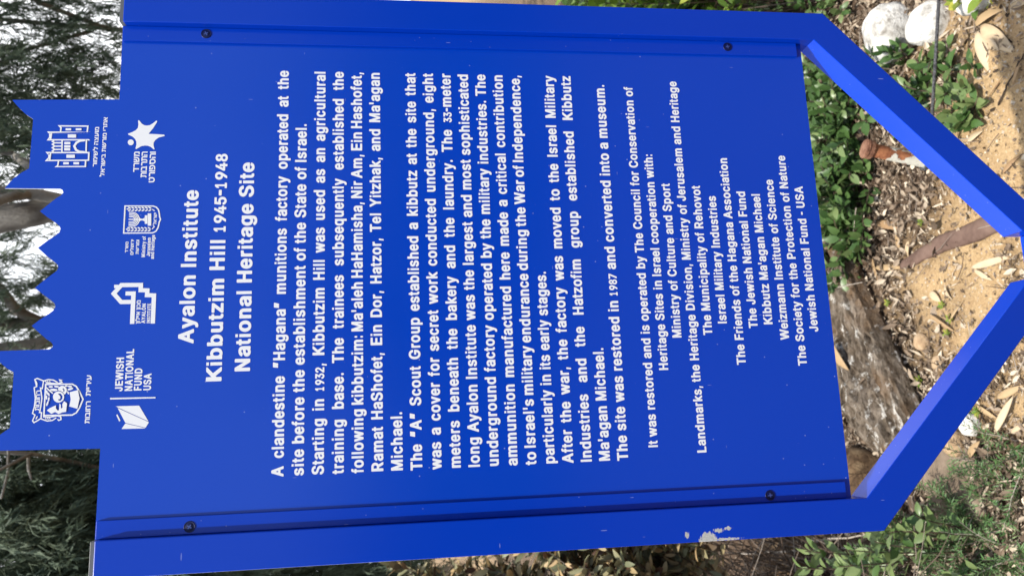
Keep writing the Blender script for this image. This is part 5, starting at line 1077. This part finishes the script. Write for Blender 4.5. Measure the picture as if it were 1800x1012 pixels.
# ------------------------------------------------------------------ low plants
def shrub(name, cx, cy, rad, hgt, nst, leafL, mat, label, cat='shrub', group=None, seed=1, tmean=.5, density=1.0, stem_t=.35, wf=(.42, .55), spread=1.0, z0=None, upright=.5, lenj=(.7, 1.15), tipmin=.45, fmin=.22, sr=1.0, wav=.03, lean=None, dj=0.0, tsd=.27):
    r = random.Random(seed)
    z = gz(cx, cy) if z0 is None else z0
    e = thing(name, (cx, cy, z), label, cat, group)
    st = Cloud(); lv = Cloud()
    for i in range(nst):
        a = r.uniform(0, 6.283); rr = rad * math.sqrt(r.random())
        tip = Vector((cx + rr * math.cos(a) * spread, cy + rr * math.sin(a), z + hgt * r.uniform(tipmin, 1) * (1 - .5 * (rr / rad) ** 2)))
        b = Vector((cx + rr * .35 * sr * math.cos(a + .4), cy + rr * .35 * sr * math.sin(a + .4), z - .01))
        if lean is not None: b = b + lean + Vector((r.gauss(0, .05), r.gauss(0, .05), 0))
        mid = b.lerp(tip, .55) + Vector((r.gauss(0, wav), r.gauss(0, wav), hgt * .12))
        pts = []
        n = 8
        for k in range(n + 1):
            f = k / n; pts.append(b.lerp(mid, f).lerp(mid.lerp(tip, f), f))
        st.tube(pts, [.0022 * (1 - .6 * k / n) + .0006 for k in range(n + 1)], 5, min(1, max(0, stem_t + r.gauss(0, .15))), False)
        L = (tip - b).length
        nl = max(4, int(L * (1.07 - fmin) / (leafL * .55) * density))
        ph = r.uniform(0, 3)
        for k in range(nl):
            f = fmin + (1 - fmin) * (k + r.random() * .5) / nl
            f = min(f, 1)
            p = b.lerp(mid, f).lerp(mid.lerp(tip, f), f)
            ax = (mid.lerp(tip, f) - b.lerp(mid, f)).normalized()
            for sd in (0, math.pi):
                th = ph + k * 1.57 + sd + r.gauss(0, .3)
                o1 = ax.orthogonal().normalized(); o2 = ax.cross(o1)
                out = o1 * math.cos(th) + o2 * math.sin(th)
                d = (out * r.uniform(.6, 1.0) + ax * r.uniform(.3, .8) + Vector((0, 0, .25)))
                if dj: d = d + Vector((r.gauss(0, dj), r.gauss(0, dj), r.gauss(0, dj)))
                nr = Vector((SUN.x, SUN.y, SUN.z)) * upright + Vector((r.gauss(0, .45), r.gauss(0, .45), .6))
                ll = leafL * r.uniform(*lenj)
                lv.leaf(p + out * .003, d, nr, ll, ll * r.uniform(*wf), r.uniform(.1, .35), r.uniform(-.1, .6), min(1, max(0, r.gauss(tmean, tsd))), 5, r.gauss(0, .2))
    st.build('stems', M['stem'], e)
    lv.build('foliage', M[mat], e, True)
    return e
def shrub_at(u, v, *a, **k):
    p = on_ground(u, v)
    return shrub('leafy_shrub', p.x, p.y, *a, **k)
GS = 'oval leaved shrubs round the sign'
shrub_at(1500, 365, .24, .22, 46, 0.054, 'leaf', 'dense oval leaved shrub behind the lower edge of the panel near the rusty stake', group=GS, seed=11)
shrub_at(1490, 445, .18, .17, 30, 0.058, 'leaf', 'oval leaved shrub spilling over the end of the timber', group=GS, seed=12)
shrub_at(1485, 235, .26, .22, 46, 0.054, 'leaf', 'shaded oval leaved shrub seen in the gap above the stake', group=GS, seed=13, tmean=.45)
shrub_at(1468, 140, .2, .2, 26, 0.054, 'leaf', 'sparse oval leaved shrub right behind the frame corner', group=GS, seed=14)
shrub_at(1515, 310, .15, .13, 18, .05, 'leaf', 'low oval leaved shrub right behind the capped stake', group=GS, seed=61, tmean=.5)
shrub_at(1492, 185, .17, .14, 20, .05, 'leaf', 'oval leaved shrub in the shade of the upper brace bar', group=GS, seed=62, tmean=.45)
shrub_at(1590, 128, .13, .14, 9, 0.046, 'leaf', 'oval leaved sprigs in front of the large white rock', group=GS, seed=15, density=.8)
shrub_at(1648, 165, .16, .12, 24, 0.054, 'leaf', 'oval leaved shrub hugging the brace bar under the rope', group=GS, seed=16, tmean=.6)
shrub_at(1712, 165, .10, .09, 5, 0.054, 'leaf', 'pale green sprig with broad leaves on the sand right of the rope', group=GS, seed=17, tmean=.75, density=.7)
shrub_at(1732, 215, .04, .07, 1, 0.051, 'leaf', 'two leaved seedling with dark glossy leaves on bare sand', group=GS, seed=18, density=.4)
shrub_at(1704, 112, .06, .08, 1, 0.051, 'leaf', 'lone glossy sprig among the pale dry leaves', group=GS, seed=19, density=.4)
shrub_at(1728, -12, .055, .08, 5, 0.051, 'leaf_bright', 'bright yellow green rosette at the end of the rope', group=GS, seed=20)
shrub_at(1478, 20, .16, .16, 12, 0.046, 'leaf', 'grey green leafy shrub above the upper frame corner', group=GS, seed=21, tmean=.7)
shrub_at(1400, 5, .2, .22, 20, 0.064, 'leaf', 'dark leafy shrub along the right post', group=GS, seed=22)
shrub_at(1330, 0, .28, .36, 18, 0.070, 'leaf_bright', 'bright green shrub with yellowing leaves right of the post', group=GS, seed=23, tmean=.35)
shrub_at(1270, -40, .4, .5, 26, 0.077, 'leaf', 'tall dark shrub in the shade right of the post', group=GS, seed=24, tmean=.25)
shrub_at(1215, -25, .4, .62, 22, 0.083, 'leaf_bright', 'yellow and green shrub farthest right behind the post', group=GS, seed=25, tmean=.55)
# left of the sign
for u, v, dist, nst_, seed_, lab in ((1525, 975, 2.5, 3, 32, 'sprig of long pale leaves beside the left brace bar'), (1455, 996, 2.55, 5, 31, 'pale green sprigs below the left frame corner'), (1385, 1006, 2.65, 5, 33, 'loose leafy sprigs left of the scraped post'), (1310, 1012, 2.8, 5, 34, 'pale leafy sprigs among bare twigs left of the frame')):
    p = away(u, v, dist); top = away(u - 45, v, dist).z
    shrub('leafy_shrub', p.x, p.y, .13, max(.12, top), nst_, .052, 'leaf', lab, group=GS, seed=seed_, tmean=.85, density=.75, tipmin=.7, fmin=.3)  # the lighter leaf tint stands in for sunlight on these sprigs
for i, (u, v, dist, ns, lab) in enumerate(((1000, 1026, 3.3, 12, 'hedge plant with pale green and orange leaves left of the post'), (870, 1030, 2.9, 36, 'hedge plant with dusty green and brown leaves left of the post'), (740, 1038, 2.8, 52, 'tall hedge plant with fading brown leaves left of the post'), (620, 1045, 2.8, 64, 'tallest fading hedge plant farthest up the left post'))):
    p = away(u, v, dist); top = away(u - 45, v, dist).z
    shrub('leafy_shrub', p.x, p.y, .27, top, ns, .055, 'leaf_dry', lab, cat='hedge', group='fading hedge plants', seed=40 + i, tmean=.5, density=1.7, wf=(.32, .5), tipmin=.72, fmin=.62, sr=1.0, stem_t=.75, wav=.08, lean=-C_RIGHT * .42, dj=.7, tsd=.36)
p = away(1040, -25, 3.3)
shrub('leafy_shrub', p.x, p.y, .3, away(970, -20, 3.3).z, 40, .07, 'leaf_bright', 'tall green shrub highest up along the right post', group=GS, seed=51, tmean=.3, tipmin=.7, fmin=.45)
p = away(1000, -18, 3.6)
shrub('leafy_shrub', p.x, p.y, .3, away(950, -16, 3.6).z, 34, .07, 'leaf', 'dull green shrub hidden mostly behind the right post', group=GS, seed=52, tmean=.5, tipmin=.7, fmin=.5)

def needle_bush():
    e_p = on_ground(1720, 930)
    e = thing('needle_bush', e_p, 'fine needle leaved green bush below the left brace bar', 'bush')
    r = random.Random(77); st = Cloud(); lv = Cloud()
    spots = [(r.gauss(1715, 60), r.gauss(935, 48)) for _ in range(110)] + [(r.uniform(1570, 1640), r.uniform(930, 1010)) for _ in range(14)] + [(r.uniform(1740, 1810), r.uniform(735, 850)) for _ in range(16)] + [(r.uniform(1500, 1800), r.uniform(960, 1030)) for _ in range(22)]
    for u, v in spots:
        if (v - 932.7) < -1.42 * (u - 1540) and u < 1640: continue
        b = on_ground(u, v)
        L = r.uniform(.09, .2)
        d = Vector((r.gauss(0, .5), r.gauss(0, .5), r.uniform(.25, 1))).normalized()
        p = b.copy(); pts = [p.copy()]
        n = 9
        for k in range(n):
            d = (d + Vector((r.gauss(0, .12), r.gauss(0, .12), -.03))).normalized()
            p = p + d * (L / n); pts.append(p.copy())
        st.tube(pts, [.0017 * (1 - .6 * k / n) for k in range(n + 1)], 4, r.uniform(.3, 1), False)
        tm = r.gauss(.5, .18)
        nn = int(L / .0036)
        for k in range(nn):
            f = .15 + .85 * k / nn; q = f * n; i0 = min(n - 1, int(q)); pp = pts[i0].lerp(pts[i0 + 1], q - i0); ax = (pts[i0 + 1] - pts[i0]).normalized()
            o1 = ax.orthogonal().normalized(); o2 = ax.cross(o1); th = k * 2.4 + r.gauss(0, .3)
            out = o1 * math.cos(th) + o2 * math.sin(th)
            dd = out + ax * r.uniform(.5, 1.0)
            lv.leaf(pp, dd, out.cross(ax) + ax + Vector((0, 0, .6)), r.uniform(.016, .027), r.uniform(.003, .0045), .3, r.uniform(-.2, .3), min(1, max(0, r.gauss(tm, .15))), 2)
    st.build('stems', M['stem'], e); lv.build('foliage', M['needle'], e)
needle_bush()
def seedling(u, v, label, seed, L=.014):
    p = on_ground(u, v); r = random.Random(seed); c = Cloud()
    for k in range(9):
        a = k * 2.4; d = Vector((math.cos(a), math.sin(a), .5))
        c.leaf(p + Vector((0, 0, .006 + .001 * k)) + d * .003, d, (0, 0, 1), L * r.uniform(.7, 1.1), L * .55, .2, .2, r.uniform(.4, .9), 4)
    c.tube([p - Vector((0, 0, .004)), p + Vector((0, 0, .014))], .0012, 5, .6)
    tag(c.build('seedling', M['leaf_bright'], None, True), label, 'seedling', 'small green seedlings')
seedling(1662, 536, 'bright green seedling beside a cream oval leaf', 1)
seedling(1676, 561, 'bright green seedling at the end of a thin tan strip leaf', 2)
seedling(1671, 586, 'bright green seedling at the tip of the pinkish strip leaf', 3)
seedling(1622, 669, 'larger green seedling where the timber meets the brace bar', 4, .022)
seedling(1725, 722, 'pale green seedling between bark pieces outside the brace bar', 5, .018)
seedling(1742, 8, 'tiny yellow green seedling beside the topmost white rock', 6)
seedling(1566, 532, 'tiny green seedling in the shadow of the timber', 7)
seedling(1625, 391, 'tiny green seedling above the brown root', 8)

# bare twigs
def twig(pts, r0, label, t=.9, name='bare_twig', wob=.0022):
    P = []; rr = []
    r = random.Random(int(pts[0][0]))
    W_ = [on_ground(u, v, h) for u, v, h in pts]
    for i in range(len(W_) - 1):
        for k in range(6):
            P.append(W_[i].lerp(W_[i + 1], k / 6) + Vector((r.gauss(0, wob), r.gauss(0, wob), r.gauss(0, wob))) * (1 if P else 0))
    P.append(W_[-1])
    c = Cloud(); c.tube(P, [r0 * (1 - .5 * i / len(P)) for i in range(len(P))], 6, t)
    tag(c.build(name, M['stem'], None, True), label, 'twig', 'bare twigs')
twig([(1298, 972, .12), (1400, 968, .12), (1500, 962, .10)], .0055, 'long pale dead twig lying level left of the frame corner', 1.0)
twig([(1420, 950, .2), (1530, 940, .16)], .0045, 'pale dead twig tucked just under the left post', 1.0)
twig([(1668, 815, .045), (1700, 806, .05), (1735, 800, .04)], .002, 'thin twig lying straight across the flat brown slab', .6, wob=.001)
twig([(1684, 782, .05), (1700, 808, .05), (1716, 836, .04)], .0018, 'thin twig crossing the other on the flat brown slab', .8, wob=.001)
twig([(1473, 505, .10), (1516, 496, .10)], .0022, 'short white twig resting on the timber top', 1.0, wob=.001)
twig([(1452, 475, .10), (1472, 460, .09)], .004, 'brown twig poking out from behind the panel', .3, wob=.001)
twig([(1505, 365, .10), (1500, 410, .08)], .002, 'thin pale stalk standing among the shrub leaves', .9, wob=.001)
twig([(1755, 185, .006), (1770, 150, .012), (1800, 95, .01)], .003, 'long dark stick lying on the bare sand', .05, wob=.002)
def twig_bush(u, v, dist, hgt, n, label, seed):
    p = away(u, v, dist); p.z = gz(p.x, p.y); r = random.Random(seed); c = Cloud()
    for i in range(n):
        a = r.uniform(0, 6.28); q = p + Vector((math.cos(a), math.sin(a), 0)) * .12 * r.random()
        d = Vector((math.cos(a) * .45, math.sin(a) * .45, r.uniform(.5, 1))).normalized(); L = r.uniform(.6, 1) * hgt
        pts = [q]
        for k in range(8):
            d = (d + Vector((r.gauss(0, .22), r.gauss(0, .22), r.gauss(0, .12)))).normalized(); pts.append(pts[-1] + d * L / 8)
        c.tube(pts, [.0034 * (1 - .1 * k) for k in range(9)], 5, r.uniform(.2, .95), False)
        for k in (2, 3, 4, 5, 6):
            dd = (d + Vector((r.gauss(0, .8), r.gauss(0, .8), r.gauss(0, .6)))).normalized()
            c.tube([pts[k], pts[k] + dd * L * .15, pts[k] + dd * L * .27 + Vector((r.gauss(0, .03), r.gauss(0, .03), 0))], [.002, .0016, .0009], 4, r.uniform(.2, .95), False)
    tag(c.build('twig_bush', M['stem']), label, 'bush', 'bare twig bushes')
twig_bush(1215, 1060, 3.0, 1.0, 26, 'tangle of bare brown twigs left of the scraped post', 4)
twig_bush(1165, 1060, 3.3, 1.25, 60, 'airy bare twig bush in front of the cream boulder', 5)

# ------------------------------------------------------------------ trees behind
def needles(P, D, L, W_, tints, r):
    """many thin blades at once: root points P, directions D"""
    n = len(P)
    rnd = r.normal(size=(n, 3)); sd = np.cross(D, rnd); sd /= np.linalg.norm(sd, axis=1)[:, None] + 1e-9
    L = L[:, None]; Wv = sd * W_[:, None] * .5
    tip = P + D * L
    bend = r.normal(size=(n, 3)) * .12 * L
    mid = P + D * L * .5 + bend
    V = np.stack([P - Wv * .6, P + Wv * .6, mid + Wv, mid - Wv, tip], 1).reshape(-1, 3)
    k = np.arange(n) * 5
    q = np.stack([k, k + 1, k + 2, k + 3], 1).tolist(); t = np.stack([k + 3, k + 2, k + 4], 1).tolist()
    return V, q + t, np.repeat(tints, 5)
def crown(name, parent, clumps, strands, per, seed, Lr=(.06, .13), W0=.007, droop=.8, tm=.5, slen=(.25, .55)):
    r = np.random.default_rng(seed)
    P = []; D = []; T = []
    wsum = np.array([c[3] ** 2.2 for c in clumps]); wsum /= wsum.sum()
    for ci, (x, y, z, R) in enumerate(clumps):
        ns = max(3, int(strands * wsum[ci]))
        base = r.normal(size=(ns, 3)); base /= np.linalg.norm(base, axis=1)[:, None]
        base = base * (r.random(ns) ** .45)[:, None] * R * np.array([1, 1, .75]) + np.array([x, y, z])
        for b in base:
            sl = r.uniform(*slen)
            d = r.normal(size=3) * .6 + np.array([0, 0, -droop]); d /= np.linalg.norm(d)
            f = r.random(per)
            sag = np.array([0, 0, -1.0])
            pts = b + np.outer(f * sl, d) + np.outer(f * f * sl * .35, sag) + r.normal(size=(per, 3)) * .012
            dd = d + sag * .5 + r.normal(size=(per, 3)) * .42; dd /= np.linalg.norm(dd, axis=1)[:, None]
            P.append(pts); D.append(dd); T.append(np.clip(tm + r.normal() * .2 + r.normal(size=per) * .08, 0, 1))
    P = np.concatenate(P); D = np.concatenate(D); T = np.concatenate(T); n = len(P)
    V, F, t = needles(P, D, r.uniform(*Lr, n), W0 * r.uniform(.7, 1.4, n), T, r)
    return mesh_obj(name, V, F, M['conifer'], parent, t)
def limbs(parent, specs, name='trunk'):
    c = Cloud()
    for pts, r0, r1 in specs:
        P = [];
        for i in range(len(pts) - 1):
            for k in range(5):
                P.append(Vector(pts[i]).lerp(Vector(pts[i + 1]), k / 5))
        P.append(Vector(pts[-1])); n = len(P)
        c.tube(P, [r0 + (r1 - r0) * i / (n - 1) for i in range(n)], 12, .5)
    return c.build(name, M['bark'], parent, True)
def tree(label, u, dist, hgt, specs, clumps, strands, per, seed, v=500, **kw):
    """specs and clumps are given as seen heights: (u, v, distance) spots in the view turned into places in the world"""
    b = away(u, v, dist); b = Vector((b.x, b.y, 0))
    e = thing('tree', b, label, 'tree', 'trees behind the sign')
    limbs(e, [([tuple(away(*q)) if isinstance(q, tuple) else q for q in pts], r0, r1) for pts, r0, r1 in specs(b)], 'trunk')
    cl = []
    for (cu, cv, cd, R) in clumps:
        p = away(cu, cv, cd); cl.append((p.x, p.y, p.z, R))
    crown('crown', e, cl, strands, per, seed, **kw)
    return e
# grey stemmed tree seen through the battlements
tree('grey stemmed tree rising behind the battlement notches', 700, 5.2, 6,
     lambda b: [([b, (260, 366, 5.15), (110, 352, 5.1), (60, 341, 5.1), (-60, 335, 5.1), (-300, 300, 5.3)], .04, .032),
                ([b, (260, 366, 5.15), (110, 362, 5.15), (60, 375, 5.15), (0, 385, 5.2), (-140, 420, 5.4), (-400, 440, 5.8)], .055, .095),
                ([(52, 341, 5.1), (20, 346, 5.0), (-40, 366, 4.9), (-160, 350, 4.8)], .03, .02),
                ([(160, 345, 5.15), (60, 300, 5.3), (20, 268, 5.5), (-160, 240, 5.7)], .03, .02)],
     [(-160, 330, 5.6, .5), (-260, 430, 5.8, .6), (25, 245, 6.0, .42), (60, 215, 6.2, .32), (-60, 250, 5.9, .5), (-200, 200, 6, .6), (150, 290, 6.3, .4)], 260, 60, 101, v=375, tm=.5)
tree('dark feathery tree filling the view right of the battlements', 700, 6.6, 6,
     lambda b: [([b, (300, 60, 6.6), (60, 40, 6.6), (-150, 20, 6.8)], .02, .015), ([(200, 55, 6.6), (75, 8, 6.4), (10, -30, 6.4)], .018, .014), ([(160, 55, 6.6), (40, 90, 6.4), (-60, 140, 6.4)], .014, .01)],
     [(60, 120, 6.4, .42), (20, 60, 6.4, .45), (-20, 150, 6.4, .45), (95, 60, 6.5, .30), (55, 20, 6.6, .28), (120, 110, 6.6, .22), (150, 150, 6.9, .20), (130, 10, 6.8, .22), (195, 50, 7.0, .16), (185, 85, 7.0, .18), (190, 145, 7.2, .22), (-150, 60, 6.6, .7), (-120, 180, 6.6, .6), (-200, -100, 6.8, .8), (60, -100, 6.8, .5), (200, -80, 7, .5), (300, 60, 7.2, .5), (300, -60, 7.2, .6), (420, 20, 7.2, .6)], 560, 60, 102, v=60, tm=.5)
tree('pale airy tree behind the middle notches', 700, 7.4, 7,
     lambda b: [([b, (200, 560, 7.2), (60, 566, 7.2), (0, 570, 7.2), (-200, 560, 7.4)], .05, .05), ([(70, 566, 7.2), (28, 545, 7.1), (0, 505, 7.0), (-120, 470, 7.0)], .045, .03), ([(160, 575, 7.2), (70, 604, 7.0), (0, 612, 7.0), (-200, 640, 7.0)], .06, .03)],
     [(80, 470, 7.6, .28), (35, 440, 7.6, .25), (30, 500, 7.4, .25), (75, 545, 7.4, .30), (85, 600, 7.3, .22), (30, 600, 7.3, .22), (-60, 500, 7.4, .5), (0, 660, 7.2, .35), (-10, 730, 7.2, .35), (-150, 600, 7.4, .6), (-200, 460, 7.4, .5), (180, 520, 7.6, .5), (180, 650, 7.4, .5)], 300, 60, 103, v=560, tm=.62)
tree('dense dark tree with brown twigs left of the battlements', 700, 4.8, 5,
     lambda b: [([b, (300, 850, 4.8), (120, 810, 4.6), (54, 797, 4.4), (-60, 790, 4.4)], .012, .009), ([(54, 797, 4.4), (26, 812, 4.3), (0, 825, 4.25), (-50, 850, 4.2)], .009, .007), ([(50, 798, 4.4), (50, 825, 4.3), (55, 842, 4.25)], .008, .004), ([(15, 770, 4.4), (14, 830, 4.3), (2, 875, 4.2)], .006, .005)],
     [(120, 860, 4.9, .32), (60, 900, 4.9, .32), (100, 950, 4.8, .34), (20, 960, 4.7, .34), (150, 1000, 4.7, .32), (60, 1010, 4.6, .34), (30, 840, 5.1, .32), (150, 800, 5.2, .3), (80, 790, 5.3, .3), (-80, 880, 4.9, .5), (-100, 1010, 4.8, .5), (100, 1100, 4.7, .5), (250, 920, 4.9, .45), (250, 1040, 4.7, .45), (-200, 800, 5, .6), (-150, 1150, 5, .6)], 1000, 62, 104, v=900, tm=.62, Lr=(.05, .10), W0=.007)
tree('lighter green tree low behind the left post', 760, 6.0, 4,
     lambda b: [([b, (500, 1050, 5.9), (300, 1040, 5.8)], .04, .02)],
     [(300, 1030, 5.8, .38), (400, 1030, 5.8, .38), (480, 1030, 5.8, .38), (560, 1040, 5.9, .4), (650, 1050, 5.9, .45), (350, 1150, 5.8, .5), (520, 1150, 5.8, .5), (700, 1150, 5.9, .5)], 900, 58, 105, v=1040, tm=.72)
tree('tall dark evergreen farthest back behind the battlements', 720, 9.5, 9,
     lambda b: [([b, (300, 230, 9.5), (0, 230, 9.5), (-300, 240, 9.6)], .03, .02)],
     [(-140, 100, 9.6, .8), (-250, 250, 9.6, 1.0), (330, 200, 9.5, .7), (400, 300, 9.5, .8), (420, 80, 9.5, .8), (-40, 690, 9.5, .5), (300, 500, 9.5, .8), (300, 700, 9.5, .8), (450, 850, 9.4, .9), (40, 880, 9.3, .9), (150, 980, 9.3, .9), (550, 950, 9.4, .9), (600, 200, 9.5, .9), (620, 500, 9.5, .9), (620, 750, 9.5, .9)], 900, 56, 106, v=230, tm=.4, Lr=(.10, .18), W0=.012)

# unseen foliage added behind the viewer, giving the glossy paint something dark to reflect
def add_unseen_foliage():
    r = np.random.default_rng(9); P = []; D = []; T = []
    for _ in range(150):
        a = r.uniform(-1.9, 1.75); d = r.uniform(7.5, 11)
        c = np.array([math.sin(a) * d, -1.05 - math.cos(a) * d, r.uniform(.2, 2.9)])
        n = 420
        q = r.normal(size=(n, 3)); q /= np.linalg.norm(q, axis=1)[:, None]
        P.append(c + q * (r.random(n) ** .4)[:, None] * np.array([1.1, 1.1, .95])); D.append(q * .6 + r.normal(size=(n, 3)) * .6); T.append(np.clip(.45 + r.normal(size=n) * .2, 0, 1))
    P = np.concatenate(P); D = np.concatenate(D); D /= np.linalg.norm(D, axis=1)[:, None]; P[:, 2] = np.maximum(P[:, 2], .02)
    V, F, t = needles(P, D, r.uniform(.16, .30, len(P)), r.uniform(.06, .11, len(P)), np.concatenate(T), r)
    o = mesh_obj('added_foliage', V, F, M['conifer'], None, t)
    o['kind'] = 'stuff'; o['label'] = 'unseen low dark foliage added on the viewer side for the paint to reflect'; o['category'] = 'added_foliage'
add_unseen_foliage()
